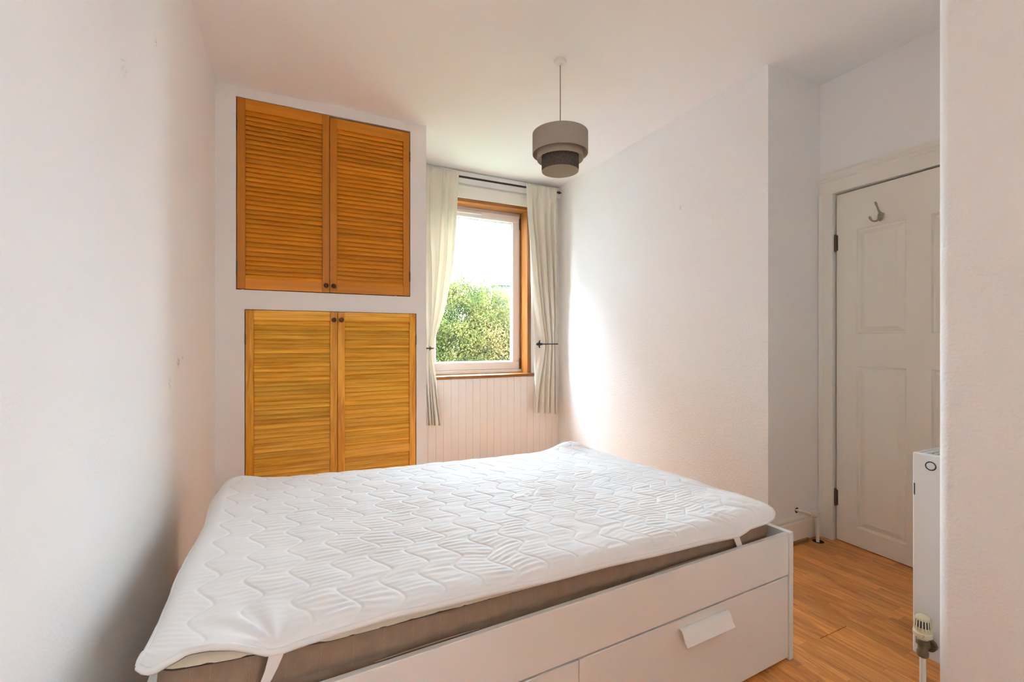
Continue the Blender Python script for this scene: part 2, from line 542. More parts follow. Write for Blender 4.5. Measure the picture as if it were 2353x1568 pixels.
# laminate strips
W = 0.0607
def plank(x0, y0, y1, gap=0.0):
    m = MB().box(0.0003, W - 0.0003, 0.0003, y1 - y0 - gap - 0.0003, -0.006, 0.0)
    m.build('plank', M['floor'], fl, loc=(x0, y0, 0))
x = 1.886 - 60 * W
i = 0
while x < XD:
    i += 1
    if x + W > XL + 0.001:
        if x > XN + 0.002 - W:
            ylo, yhi = YN, YA
        else:
            ylo, yhi = -0.25, 1.16
        joint = abs(x - 1.886) < 0.5 * W or abs(x - 1.886 - W) < 0.5 * W or abs(x - 1.886 - 2 * W) < 0.5 * W
        ys = [ylo]
        if joint:
            ys += [1.086, yhi]
            if 1.086 - ylo > 0.3: ys.insert(1, ylo + random.uniform(0.1, 0.3))
            ys.insert(-1, 1.086 + random.uniform(0.15, 0.45))
        else:
            y = ylo + random.uniform(0.08, 0.48)
            while y < yhi - 0.05:
                ys.append(y)
                y += random.choice([0.32, 0.40, 0.46, 0.53])
            ys.append(yhi)
        if x + W < XD + 0.03:
            for a, b in zip(ys[:-1], ys[1:]):
                plank(x, a, b, 0.0028 if (joint and abs(b - 1.086) < 1e-6) else 0.0)
    x += W

# ------------------------------------------------------------------ window
win = empty('window_1', (WX0, YB, 0), 0, 'white plastic framed window with wood lining above the boarding', 'window', kind='structure')
win.location = (0, 0, 0)
# wooden lining of the reveal
m = MB(); m.box(WX0 - 0.002, WX1 + 0.030, YB - 0.012, YB + 0.150, WZ1 - 0.014, WZ1 + 0.016, 0.003)
m.build('lining_board', M['oak_x'], win)
for (xa, xb) in ((WX0 - 0.030, WX0 + 0.012), (WX1 - 0.012, WX1 + 0.030)):
    m = MB(); m.box(xa, xb, YB - 0.012, YB + 0.002, WZ0, WZ1 - 0.014, 0.003)
    s = 1 if xa > 1.5 else -1
    m.box(min(xb, xa) if s < 0 else xa, xb if s > 0 else xb, YB, YB + 0.150, WZ0, WZ1 - 0.014)
    m.build('lining_board', M['oak_z'], win)
sl = MB()
sl.extrude([(YB + 0.15, 0.836), (YB - 0.020, 0.836), (YB - 0.030, 0.840), (YB - 0.034, 0.848), (YB - 0.030, 0.860), (YB - 0.020, 0.866), (YB + 0.15, 0.866)], 0, 1.02, 2.158)
sl.build('sill', M['oak_x'], win, 35)
# plastic frame
FY = 4.10
def ring(mb, x0, x1, z0, z1, w, y0, y1, ch):
    mb.box(x0, x1, y0, y1, z0, z0 + w, ch); mb.box(x0, x1, y0, y1, z1 - w, z1, ch)
    mb.box(x0, x0 + w, y0, y1, z0 + w, z1 - w, ch); mb.box(x1 - w, x1, y0, y1, z0 + w, z1 - w, ch)
m = MB(); ring(m, WX0 + 0.004, WX1 - 0.006, 0.8665, 2.468, 0.042, FY, FY + 0.06, 0.004)
m.box(WX0 + 0.006, WX1 - 0.008, FY - 0.030, FY + 0.01, 0.8665, 0.900, 0.004)
m.build('frame', M['upvc'], win)
sash = MB(); ring(sash, 1.130, 2.072, 0.902, 2.436, 0.074, FY - 0.018, FY + 0.05, 0.006)
ring(sash, 1.200, 2.002, 0.972, 2.366, 0.012, FY - 0.008, FY + 0.03, 0.002)
sa = sash.build('sash', M['upvc'], win)
m = MB(); ring(m, 1.208, 1.994, 0.980, 2.358, 0.005, FY - 0.002, FY + 0.02, 0.0)
m.build('gasket', M['gasket'], sa)
MB().box(1.20, 2.00, FY + 0.010, FY + 0.014, 0.975, 2.364).build('pane', M['glass'], sa)
MB().box(1.30, 1.66, FY - 0.026, FY - 0.016, 2.398, 2.414, 0.003).build('trickle_vent', M['upvc'], sa)
for z in (2.36, 0.955):
    MB().box(2.070, 2.082, FY - 0.024, FY + 0.0, z - 0.06, z + 0.05, 0.002).build('hinge', M['brass_dark'], sa)
# painted board above the window, top board and the dark open crack at the ceiling
tr = MB(); tr.box(1.02, 2.24, YB - 0.022, YB - 0.0005, WZ1 + 0.016, 2.604, 0.004)
struct(tr, 'trim_1', M['gloss_white'], 'cream painted board across the top of the window', 'trim')
m = MB()
n = 12
for k in range(n):
    xa, xb = XC + (2.455 - XC) * k / n, XC + (2.455 - XC) * (k + 1) / n
    g = lambda q: 0.002 + 0.014 * min(1, max(0, (q - 1.15) / 0.5)) + 0.002 * math.sin(q * 23)
    m.add([(xa, YB - 0.030, 2.620), (xb, YB - 0.030, 2.620), (xb, YB - 0.030, H - g(xb)), (xa, YB - 0.030, H - g(xa)),
           (xa, YB, 2.620), (xb, YB, 2.620), (xb, YB, H - g(xb)), (xa, YB, H - g(xa))],
          [(0, 1, 2, 3), (3, 2, 6, 7), (0, 4, 5, 1)] + ([(0, 3, 7, 4)] if k == 0 else []) + ([(1, 5, 6, 2)] if k == n - 1 else []))
struct(m, 'trim_2', M['wall'], 'white batten with a dark crack below the ceiling over the window', 'trim')

# unseen window behind the camera, added as a fill light source
w2 = empty('window_2', (0, 0, 0), 0, 'white framed second window beside the camera', 'window', kind='structure')
m = MB()
xa, xb = XN + 0.09, XN + 0.15
for (ya, yb, za, zb) in ((RY0_, RY1_, RZ0, RZ0 + 0.06), (RY0_, RY1_, RZ1 - 0.06, RZ1), (RY0_, RY0_ + 0.06, RZ0 + 0.06, RZ1 - 0.06), (RY1_ - 0.06, RY1_, RZ0 + 0.06, RZ1 - 0.06), (-2.205, -2.145, RZ0 + 0.06, RZ1 - 0.06)):
    m.box(xa, xb, ya, yb, za, zb, 0.004)
m.build('frame', M['upvc'], w2)
MB().box(XN + 0.118, XN + 0.122, RY0_ + 0.05, RY1_ - 0.05, RZ0 + 0.05, RZ1 - 0.05).build('pane', M['glass'], w2)

# ------------------------------------------------------------------ cupboards
def cupboard(name, label, x0, x1, z0, z1, split, mats, pitch, rails, knob_z, knob_dx, tops):
    mx, mz = mats
    root = empty(name, ((x0 + x1) / 2, YC, z0), 0, label, 'cupboard', 'louvred cupboards built into the wall')
    cx0, cz0 = (x0 + x1) / 2, z0
    m = MB()
    Yb = YC + 0.55
    for b in [(x0, x1, Yb, Yb + 0.01, z0, z1), (x0 - 0.03, x0 - 0.02, YC + 0.05, Yb, z0, z1), (x1 + 0.02, x1 + 0.03, YC + 0.05, Yb, z0, z1),
              (x0, x1, YC + 0.05, Yb, z0 - 0.012, z0 - 0.002), (x0, x1, YC + 0.05, Yb, z1 + 0.002, z1 + 0.012)]:
        m.box(b[0] - cx0, b[1] - cx0, b[2] - YC, b[3] - YC, b[4] - cz0, b[5] - cz0)
    m.build('carcass', M['dark_void'], root)
    st = 0.0445
    T = 0.024
    for di, (a, b) in enumerate(((x0 + 0.0045, split - 0.0012), (split + 0.0012, x1 - 0.0055))):
        w = b - a
        zb, zt = 0.005, (z1 - z0) - tops[di]
        fm = MB()
        fm.box(-w / 2, -w / 2 + st, 0, T, zb, zt, 0.0015)
        fm.box(w / 2 - st, w / 2, 0, T, zb, zt, 0.0015)
        door = fm.build('door', mz, root, loc=((a + b) / 2 - cx0, 0.001, 0))
        lw = w - 2 * st
        # rails
        rl = [(zt - rails[0], zt)] + [(c - z0, d - z0) for (c, d) in rails[2]] + [(zb, zb + rails[1])]
        for (c, d) in rl:
            MB().box(-lw / 2 - 0.0002, lw / 2 + 0.0002, 0.0015, T - 0.001, c, d, 0.0012).build('rail', mx, door)
        # louvre slats: shared mesh
        sm = MB()
        sm.box(-lw / 2 + 0.0004, lw / 2 - 0.0004, -0.0032, 0.0032, -0.0172, 0.0172, 0.0014)
        sme = sm.mesh('slat', mx)
        rl.sort()
        for (lo, hi) in [(rl[i][1], rl[i + 1][0]) for i in range(len(rl) - 1)]:
            n = max(1, round((hi - lo) / pitch))
            p = (hi - lo) / n
            for k in range(n):
                inst('slat', sme, door, (0, 0.013 + random.uniform(-.0006, .0006), lo + p * (k + 0.5)), (math.radians(-23 + random.uniform(-1.6, 1.6)), 0, 0))
        # knob
        sgn = 1 if di == 0 else -1
        kx = sgn * (w / 2 - knob_dx[di])
        km = MB()
        km.lathe([(0.0, 0.030), (0.006, 0.0297), (0.011, 0.0275), (0.0145, 0.023), (0.0155, 0.019), (0.0145, 0.015), (0.010, 0.011), (0.0075, 0.007), (0.0085, 0.0)], (0, 0, 0), (0, -1, 0), 20)
        km.build('knob', M['knob'], door, 40, loc=(kx, 0.0, knob_z - z0))
        # hinges on the outer stile
        for hz in (0.12 * (zt - zb), 0.86 * (zt - zb)):
            MB().box(-0.003, 0.004, -0.004, 0.002, -0.032, 0.032, 0.001).build('hinge', M['brass_dark'], door, loc=(-sgn * (w / 2 + 0.001), 0.0, hz))
    return root
cupboard('built_in_cupboard', 'upper built-in cupboard with smooth dark orange louvred doors', UP[0], UP[1], UP[2], UP[3], 0.235, (M['cup_x'], M['cup_z']), 0.0288,
         (0.068, 0.066, []), 1.5435, (0.022, 0.022), (0.003, 0.012))
cupboard('built_in_cupboard', 'lower built-in cupboard with knotty golden pine louvred doors behind the bed', LO[0], LO[1], LO[2], LO[3], 0.283, (M['pine_x'], M['pine_z']), 0.0292,
         (0.062, 0.07, [(0.395, 0.450)]), 1.320, (0.022, 0.022), (0.003, 0.003))

# ------------------------------------------------------------------ door, casing, hook
HX, HY = 2.917, 1.586
door = empty('door_1', (HX, HY, 0), 0, 'cream panelled door standing slightly ajar', 'door', kind='structure')
AJ = math.atan2(2.917 - 2.898, 1.586 - 1.21)
door.rotation_euler = (0, 0, -PI / 2 - AJ)
# local: +x along the door away from the hinge, -y faces the room
DW, DH, DT = 0.805, 2.044, 0.038
cols = [(0.112, 0.352), (0.457, 0.697)]
rows = [(0.111, 1.035), (1.221, 1.820)]
m = MB()
cells(m, 0.004, DW, 0.006, DH, [(c0, c1, r0, r1) for (c0, c1) in cols for (r0, r1) in rows], lambda q, a, b, c, d: q.box(a, b, -0.0, DT, c, d))
m.build('leaf', M['door_paint'], door)
for (c0, c1) in cols:
    for (r0, r1) in rows:
        m = MB()
        lv = [(0, 0.0), (0.005, 0.0105), (0.012, 0.0125), (0.037, 0.0018), (0.040, 0.0008)]
        vs, fs = [], []
        for (ins, dep) in lv:
            vs += [(c0 + ins, dep, r0 + ins), (c1 - ins, dep, r0 + ins), (c1 - ins, dep, r1 - ins), (c0 + ins, dep, r1 - ins)]
        for k in range(len(lv) - 1):
            for q in range(4):
                fs.append((k * 4 + q, k * 4 + (q + 1) % 4, (k + 1) * 4 + (q + 1) % 4, (k + 1) * 4 + q))
        e = (len(lv) - 1) * 4
        fs.append((e, e + 1, e + 2, e + 3))
        vs += [(c0, DT, r0), (c1, DT, r0), (c1, DT, r1), (c0, DT, r1)]
        b = len(lv) * 4
        fs.append((b, b + 1, b + 2, b + 3))
        for q in range(4):
            fs.append((q, (q + 1) % 4, b + (q + 1) % 4, b + q))
        m.add(vs, fs).build('panel', M['door_paint'], door)
for hz in (1.761, 0.252):
    hm = MB(); hm.lathe([(0.0, -0.052), (0.0058, -0.05), (0.0068, -0.045), (0.0068, -0.016), (0.0060, -0.0155), (0.0060, -0.0145), (0.0068, -0.014), (0.0068, 0.014), (0.006, 0.0145), (0.006, 0.0155), (0.0068, 0.016), (0.0068, 0.045), (0.0058, 0.05), (0.0, 0.052)], (0.0, -0.004, 0), (0, 0, 1), 12)
    hm.box(-0.014, 0.012, -0.001, 0.001, -0.045, 0.045)
    hm.build('hinge', M['brass_dark'], door, 40, loc=(0.0, 0, hz))

# door casing
def casing(mb, y0, y1, z0, z1, horizontal=False):
    # stepped moulded profile: outer bead, flat
    if not horizontal:
        s = 1 if y1 > y0 else -1
        pr = [(XD, y0), (XD - 0.016, y0), (XD - 0.016, y0 + 0.055 * (y1 - y0) / abs(y1 - y0)), (XD - 0.020, y0 + 0.060 * s), (XD - 0.026, y0 + 0.066 * s), (XD - 0.028, y1 - 0.006 * s), (XD - 0.024, y1), (XD, y1)]
        mb.extrude(pr, 2, z0, z1)
    else:
        pr = [(XD, z0), (XD - 0.016, z0), (XD - 0.016, z0 + 0.072), (XD - 0.020, z0 + 0.078), (XD - 0.020, z0 + 0.090), (XD - 0.027, z0 + 0.097), (XD - 0.030, z1 - 0.010), (XD - 0.026, z1), (XD, z1)]
        mb.extrude(pr, 1, y0, y1)
cs = empty('trim_3', (XD, DY1, 0), 0, 'cream moulded casing around the door', 'casing', kind='structure')
cs.location = (0, 0, 0)
m = MB(); casing(m, DY1 - 0.004, YA - 0.0005, 0, DZ - 0.002); m.build('jamb_casing', M['gloss_white'], cs)
m = MB(); casing(m, DY0 + 0.004, DY0 - 0.10, 0, DZ - 0.002); m.build('jamb_casing', M['gloss_white'], cs)
m = MB(); casing(m, DY0 - 0.10, YA - 0.0005, DZ - 0.002, DZ + 0.122, True); m.build('head_casing', M['gloss_white'], cs)
m = MB(); m.box(XD + 0.060, XD + 0.119, DY0, DY0 + 0.02, 0, DZ); m.box(XD + 0.060, XD + 0.119, DY1 - 0.02, DY1, 0, DZ); m.box(XD + 0.060, XD + 0.119, DY0, DY1, DZ - 0.012, DZ)
m.build('door_stop', M['gloss_white'], cs)

# triple coat hook on the door
cx_, sx_ = math.cos(-PI / 2 - AJ), math.sin(-PI / 2 - AJ)
def door_pt(s, o, z):      # s along the door, o out into the room
    return (HX + s * cx_ - (-o) * sx_, HY + s * sx_ + (-o) * cx_, z)
hk = empty('coat_hook', door_pt(0.232, 0, 1.862), -PI / 2 - AJ, 'satin metal triple coat hook on the cream door', 'hook')
m = MB()
pl = [(0.012 * math.cos(t), 0.026 * math.sin(t)) for t in [2 * PI * k / 20 for k in range(20)]]
vs = [(p[0], 0.0, p[1]) for p in pl] + [(p[0], -0.004, p[1]) for p in pl] + [(p[0] * 0.7, -0.006, p[1] * 0.75) for p in pl]
fs = [(i, (i + 1) % 20, 20 + (i + 1) % 20, 20 + i) for i in range(20)] + [(20 + i, 20 + (i + 1) % 20, 40 + (i + 1) % 20, 40 + i) for i in range(20)] + [tuple(range(40, 60))]
m.add(vs, fs).build('plate', M['steel'], hk, 40)
def prong(pts, rs):
    P = [Vector(p) for p in pts]
    out, rr = [], []
    n = len(P)
    for i in range(n - 1):
        p0, p1, p2, p3 = P[max(i - 1, 0)], P[i], P[i + 1], P[min(i + 2, n - 1)]
        for k in range(5):
            t = k / 5
            out.append(0.5 * ((2 * p1) + (p2 - p0) * t + (2 * p0 - 5 * p1 + 4 * p2 - p3) * t * t + (3 * p1 - p0 - 3 * p2 + p3) * t ** 3))
            rr.append(rs[i] * (1 - t) + rs[i + 1] * t)
    out.append(P[-1]); rr.append(rs[-1])
    MB().tube(out, rr, 10).build('prong', M['steel'], hk, 50)
prong([(0, -0.004, 0.016), (-0.001, -0.016, 0.034), (0.0, -0.030, 0.052), (0.001, -0.043, 0.066), (0.001, -0.050, 0.074)], [0.0055, 0.0045, 0.0042, 0.0062, 0.003])
prong([(-0.004, -0.004, -0.012), (-0.012, -0.018, -0.024), (-0.022, -0.034, -0.020), (-0.028, -0.042, -0.004), (-0.029, -0.045, 0.004)], [0.005, 0.0042, 0.0042, 0.006, 0.003])
prong([(0.004, -0.004, -0.012), (0.013, -0.016, -0.022), (0.024, -0.028, -0.016), (0.031, -0.034, 0.000), (0.033, -0.036, 0.008)], [0.005, 0.0042, 0.0042, 0.006, 0.003])
for z in (0.006, -0.010):
    m = MB(); m.lathe([(0.0, 0.0022), (0.002, 0.002), (0.0028, 0.0)], (0.003, -0.0055, z), (0, -1, 0), 10); m.build('screw', M['brass_dark'], hk)

# ------------------------------------------------------------------ corner pipe
pp = empty('heating_pipe', (2.79, 1.615, 0), 0, 'white painted heating pipe bending into the floor in the alcove corner', 'pipe')
pp.location = (0, 0, 0)
def bend(pts, n=4, rad=0.02):
    P = [Vector(p) for p in pts]
    out = [P[0]]
    for i in range(1, len(P) - 1):
        a = (P[i - 1] - P[i]).normalized() * rad + P[i]
        b = (P[i + 1] - P[i]).normalized() * rad + P[i]
        for k in range(n + 1):
            t = k / n
            out.append(a * (1 - t) ** 2 + P[i] * 2 * t * (1 - t) + b * t * t)
    out.append(P[-1])
    return out
MB().tube(bend([(2.655, 1.672, 0.192), (2.790, 1.618, 0.150), (2.782, 1.612, -0.003)]), 0.0085, 12).build('pipe', M['pipe_white'], pp, 60)
MB().tube(bend([(2.808, 1.640, 0.135), (2.806, 1.628, -0.003)]), 0.0075, 12).build('pipe', M['pipe_white'], pp, 60)
m = MB()
m.tube(bend([(2.752, 1.633, 0.162), (2.790, 1.618, 0.150), (2.788, 1.6165, 0.108)], 6, 0.014), 0.0125, 12)
m.lathe([(0.0125, -0.006), (0.0155, -0.005), (0.0155, 0.005), (0.0125, 0.006)], (2.788, 1.6165, 0.112), (0, 0, 1), 12)
m.lathe([(0.0125, -0.006), (0.0155, -0.005), (0.0155, 0.005), (0.0125, 0.006)], (2.757, 1.631, 0.160), (0.9, -0.4, -0.25), 12)
m.build('elbow', M['pipe_white'], pp, 40)
m = MB(); m.lathe([(0.0, 0.0), (0.028, 0.0), (0.030, 0.0012), (0.0, 0.0012)], (2.792, 1.615, 0.0002), (0, 0, 1), 16); m.build('floor_hole', M['soot'], pp)
m = MB(); m.lathe([(0.0, 0.0), (0.015, 0.0), (0.016, 0.0015), (0.0, 0.0015)], (2.668, YA - 0.0002, 0.188), (0, -1, 0), 14); m.build('wall_hole', M['soot'], pp)

# ------------------------------------------------------------------ radiator
ra = empty('radiator', (1.78, 0.69, 0.0), 0, 'white panel radiator end with thermostatic valve behind the near wall', 'radiator')
RL, RY0, RY1, RB, RT = 0.92, -0.045, 0.052, 0.193, 0.828
# end panels
def endp(x0, x1):
    m = MB()
    m.box(x0, x1, RY0, RY1, RB, RT, 0.003)
    return m
ep = endp(0.0, 0.012).build('end_panel', M['rad'], ra)
endp(RL - 0.012, RL).build('end_panel', M['rad'], ra)
m = MB()
m.cur = 0
m.lathe([(0.0, 0.003), (0.010, 0.003), (0.0112, 0.0)], (0.0, 0.006, 0.793), (-1, 0, 0), 24)
m.build('plug', M['rad'], ep, 40)
m = MB(); m.lathe([(0.0112, 0.001), (0.0125, 0.0028), (0.0142, 0.001)], (0.0, 0.006, 0.793), (-1, 0, 0), 28); m.build('plug_ring', M['rad_dark'], ep, 40)
m = MB(); m.lathe([(0.0, 0.0026), (0.004, 0.0024), (0.0045, 0.0012), (0.0078, 0.001), (0.0085, 0.0)], (0.0, 0.008, 0.737), (-1, 0, 0), 20); m.build('screw', M['rad'], ep, 40)
MB().box(-0.0008, 0.001, 0.0455, 0.0485, 0.693, 0.730).build('slot', M['rad_dark'], ep)
for yy in (RY1 - 0.012, RY0 + 0.004):      # the two pressed water panels with vertical ribs
    m = MB()
    n = 24
    prof = []
    for k in range(n):
        xa = 0.012 + (RL - 0.024) * k / n
        wv = (RL - 0.024) / n
        prof += [(xa, 0.0), (xa + wv * 0.2, 0.006), (xa + wv * 0.8, 0.006), (xa + wv, 0.0)]
    vs = [(p[0], yy + p[1], RB + 0.004) for p in prof] + [(p[0], yy + p[1], RT - 0.012) for p in prof]
    q = len(prof)
    m.add(vs, [(i, i + 1, q + i + 1, q + i) for i in range(q - 1)])
    m.box(0.012, RL - 0.012, yy - 0.004, yy, RB + 0.004, RT - 0.012)
    m.build('water_panel', M['rad'], ra)
m = MB()
gz0, gz1 = RT - 0.006, RT - 0.001
for yy in (RY0 + 0.004, RY0 + 0.026, RY0 + 0.048, RY0 + 0.070, RY1 - 0.010):
    m.box(0.010, RL - 0.010, yy, yy + 0.006, gz0, gz1)
for k in range(32):
    xa = 0.012 + k * (RL - 0.03) / 31
    m.box(xa, xa + 0.006, RY0 + 0.004, RY1 - 0.004, gz0 - 0.003, gz0)
m.build('top_grille', M['rad'], ra)
MB().box(0.012, RL - 0.012, RY0 + 0.012, RY1 - 0.018, RT - 0.05, RT - 0.03).build('convector_fins', M['rad_dark'], ra)
for xx in (0.15, RL - 0.2):
    MB().box(xx, xx + 0.05, RY0 - 0.0245, RY0 - 0.001, RB + 0.1, RT - 0.1).build('wall_bracket', M['rad'], ra)
# valve
VX, VY = -0.052, 0.005
va = MB()
va.lathe([(0.0, 0.228), (0.013, 0.228), (0.0145, 0.232), (0.0145, 0.243), (0.012, 0.246), (0.012, 0.262), (0.0165, 0.265), (0.0165, 0.279), (0.014, 0.281)], (VX, VY, -0.006), (0, 0, 1), 24)
va.tube([(VX, VY, 0.252), (-0.012, VY, 0.246)], 0.011, 16)
va.lathe([(0.011, 0.0), (0.0185, 0.001), (0.0185, 0.013), (0.012, 0.015)], (-0.024, VY - 0.002, 0.247), (1, 0, 0), 20)
vo = va.build('valve_body', M['bronze'], ra, 40)
hd = MB()
hd.lathe([(0.0125, 0.275), (0.0135, 0.282), (0.0225, 0.288), (0.0235, 0.291), (0.0235, 0.300), (0.0205, 0.303), (0.0205, 0.3045), (0.0178, 0.341), (0.0165, 0.346), (0.0125, 0.349), (0.0, 0.350)], (VX, VY, -0.004), (0, 0, 1), 36)
ho = hd.build('valve_head', M['trv'], ra, 35)
m = MB(); m.lathe([(0.0207, 0.314), (0.0192, 0.3345)], (VX, VY, 0), (0, 0, 1), 36); m.build('vent_core', M['rad_dark'], ho)  # dark sleeve painting the shade in the slots between ribs
for k in range(18):
    t = 2 * PI * k / 18
    m = MB()
    ca, sa_ = math.cos(t), math.sin(t)
    def q(rr, w, z): return (VX + ca * rr - sa_ * w, VY + sa_ * rr + ca * w, z)
    w_ = 0.0020
    m.add([q(0.0196, -w_, 0.306), q(0.0196, w_, 0.306), q(0.0176, w_, 0.338), q(0.0176, -w_, 0.338), q(0.0226, -w_ * .7, 0.306), q(0.0226, w_ * .7, 0.306), q(0.0204, w_ * .7, 0.340), q(0.0204, -w_ * .7, 0.340)],
          [(0, 1, 2, 3), (4, 7, 6, 5), (0, 4, 5, 1), (1, 5, 6, 2), (2, 6, 7, 3), (3, 7, 4, 0)])
    m.build('rib', M['trv'], ho)
MB().tube([(VX, VY, 0.226), (VX, VY, -0.002)], 0.0078, 14).build('pipe', M['pipe_white'], ra, 60)
ang = math.radians(205)
m = MB()
def on_ring(u, z):
    t = ang + u / 0.0237
    return (VX + math.cos(t) * 0.0236, VY + math.sin(t) * 0.0236, z)
m.tube([on_ring(u, 0.2885 + z) for (u, z) in ((-0.0020, 0.0058), (-0.0010, 0.0074), (0.0008, 0.0074), (0.0018, 0.0058), (0.0010, 0.0038), (-0.0020, 0.0), (0.0020, 0.0))], 0.0004, 5)
m.build('number', M['rad_dark'], ho)

# ------------------------------------------------------------------ pendant lamp
LX, LY = 1.347, 2.152
lamp = empty('pendant_lamp', (LX, LY, H), 0, 'grey three-tier drum shade pendant lamp hanging from the ceiling', 'lamp')
m = MB(); m.lathe([(0.0, -0.026), (0.008, -0.026), (0.012, -0.020), (0.030, -0.017), (0.034, -0.013), (0.036, -0.002), (0.036, 0.0), (0.0, 0.0)], (0, 0, 0), (0, 0, 1), 32)
m.build('ceiling_rose', M['handle_white'], lamp, 40)
MB().tube([(0, 0, -0.024), (0.001, 0, -0.2), (0, 0, -0.52)], 0.0035, 8).build('cord', M['cord'], lamp, 60)
def tier(name, rad, z0, z1, mat, parent):
    m = MB()
    seg = 56
    t = 0.002
    rings = [(rad, z0), (rad, z1), (rad - t, z1), (rad - t, z0)]
    vs = [(r_ * math.cos(2 * PI * k / seg), r_ * math.sin(2 * PI * k / seg), z) for (r_, z) in rings for k in range(seg)]
    m.v = vs
    for i in range(4):
        for k in range(seg):
            j = (i + 1) % 4
            m.f.append((i * seg + k, i * seg + (k + 1) % seg, j * seg + (k + 1) % seg, j * seg + k))
            m.mi.append(1 if i in (2, 3) else 0)
    return m.build(name, [mat, M['shade_in']], parent, 40)
dz = 2.736
s1 = tier('shade_tier', 0.1535, 2.217 - dz, 2.330 - dz, M['shade_grey'], lamp); tag(s1, 'wide upper tier in mid grey linen')
s2 = tier('shade_tier', 0.128, 2.186 - dz, 2.300 - dz, M['shade_mid'], lamp); tag(s2, 'plain taupe middle tier')
s3 = tier('shade_tier', 0.1025, 2.122 - dz, 2.205 - dz, M['shade_dark'], lamp); tag(s3, 'small charcoal felt bottom tier')
m = MB()
for k in range(3):
    t = 2 * PI * k / 3 + 0.5
    c_, s_ = math.cos(t), math.sin(t)
    m.tube([(0.02 * c_, 0.02 * s_, 2.295 - dz), (0.152 * c_, 0.152 * s_, 2.295 - dz)], 0.0016, 6)
    m.tube([(0.127 * c_, 0.127 * s_, 2.295 - dz), (0.126 * c_, 0.126 * s_, 2.20 - dz), (0.102 * c_, 0.102 * s_, 2.195 - dz)], 0.0014, 6)
m.lathe([(0.020, -0.002), (0.022, 0.0), (0.020, 0.002)], (0, 0, 2.295 - dz), (0, 0, 1), 16, True)
m.build('wire_frame', M['handle_white'], lamp)
m = MB(); m.lathe([(0.0, 0.0), (0.016, 0.0), (0.018, -0.01), (0.018, -0.055), (0.014, -0.06), (0.0, -0.06)], (0, 0, -0.40), (0, 0, 1), 18); m.build('lamp_holder', M['handle_white'], lamp, 40)

# ------------------------------------------------------------------ bed
BA = math.radians(1.8)
BO = (1.679, 1.063, 0.0)
bed = empty('bed_frame', BO, BA, 'white storage bed frame with drawers on the front side', 'bed')
BL, BW = 1.942, 1.275
RZt, RZb = 0.470, 0.3165
MB().box(-BL + 0.022, -0.0255, 0.0, 0.0165, RZb, RZt, 0.0015).build('side_rail', M['bed_white'], bed)
MB().box(-BL + 0.022, -0.0255, BW - 0.0165, BW, 0.02, RZt, 0.0015).build('side_rail', M['bed_white'], bed)
m = MB(); m.box(-0.0235, 0.0, -0.004, BW, 0.318, 0.4715, 0.0015); m.box(-0.0225, 0.0012, -0.0025, BW, 0.0, 0.317, 0.0015)
m.build('end_panel', M['bed_white'], bed)
m = MB(); m.box(-BL, -BL + 0.021, -0.004, BW, 0.0, 0.4715, 0.0015)
m.build('end_panel', M['bed_white'], bed)
for (a, b, hc) in ((-0.9715, -0.0265, -0.4815), (-BL + 0.0225, -0.9735, -1.49)):
    m = MB()
    m.box(a, b, 0.0, 0.0165, 0.012, 0.3105, 0.0015)
    m.box(a + 0.02, b - 0.02, 0.0165, 0.58, 0.03, 0.045)
    m.box(a + 0.02, a + 0.034, 0.0165, 0.58, 0.045, 0.24)
    m.box(b - 0.034, b - 0.02, 0.0165, 0.58, 0.045, 0.24)
    m.box(a + 0.02, b - 0.02, 0.566, 0.58, 0.045, 0.24)
    d = m.build('drawer', M['bed_white'], bed)
    hm = MB()
    out = [(0.0, 0.2845), (-0.006, 0.2860), (-0.0125, 0.2835), (-0.0175, 0.2765), (-0.0215, 0.2660), (-0.0265, 0.2545), (-0.0325, 0.2470), (-0.0345, 0.2430)]
    inn = [(-0.0325, 0.2425), (-0.0300, 0.2455), (-0.0240, 0.2535), (-0.0190, 0.2645), (-0.0152, 0.2740), (-0.0110, 0.2800), (-0.006, 0.2825), (0.0, 0.2815)]
    hm.extrude(out + inn, 0, hc - 0.111, hc + 0.111, True)
    hm.build('handle', M['handle_white'], d, 35)
MB().box(-BL + 0.03, -0.03, 0.59, 0.61, 0.0, 0.34).build('centre_beam', M['bed_white'], bed)
MB().box(-BL + 0.03, -0.03, 0.0175, 0.0345, 0.325, 0.352).build('slat_ledge', M['bed_white'], bed)
MB().box(-BL + 0.03, -0.03, BW - 0.0345, BW - 0.0175, 0.02, 0.352).build('slat_ledge', M['bed_white'], bed)
sm = MB().box(-0.035, 0.035, 0.02, BW - 0.02, 0.352, 0.370, 0.002).mesh('slat', M['oak_z'])
for k in range(14):
    inst('slat', sm, bed, (-0.10 - k * 0.134, 0, 0))

# ------------------------------------------------------------------ value noise for cloth
class VN:
    def __init__(self, seed):
        self.g = np.random.default_rng(seed).random((256, 256))
    def __call__(self, x, y):
        xi = np.floor(x).astype(int); yi = np.floor(y).astype(int)
        fx = x - xi; fy = y - yi
        fx = fx * fx * (3 - 2 * fx); fy = fy * fy * (3 - 2 * fy)
        g = self.g
        a = g[xi % 256, yi % 256]; b = g[(xi + 1) % 256, yi % 256]; c = g[xi % 256, (yi + 1) % 256]; d = g[(xi + 1) % 256, (yi + 1) % 256]
        return (a * (1 - fx) + b * fx) * (1 - fy) + (c * (1 - fx) + d * fx) * fy - 0.5

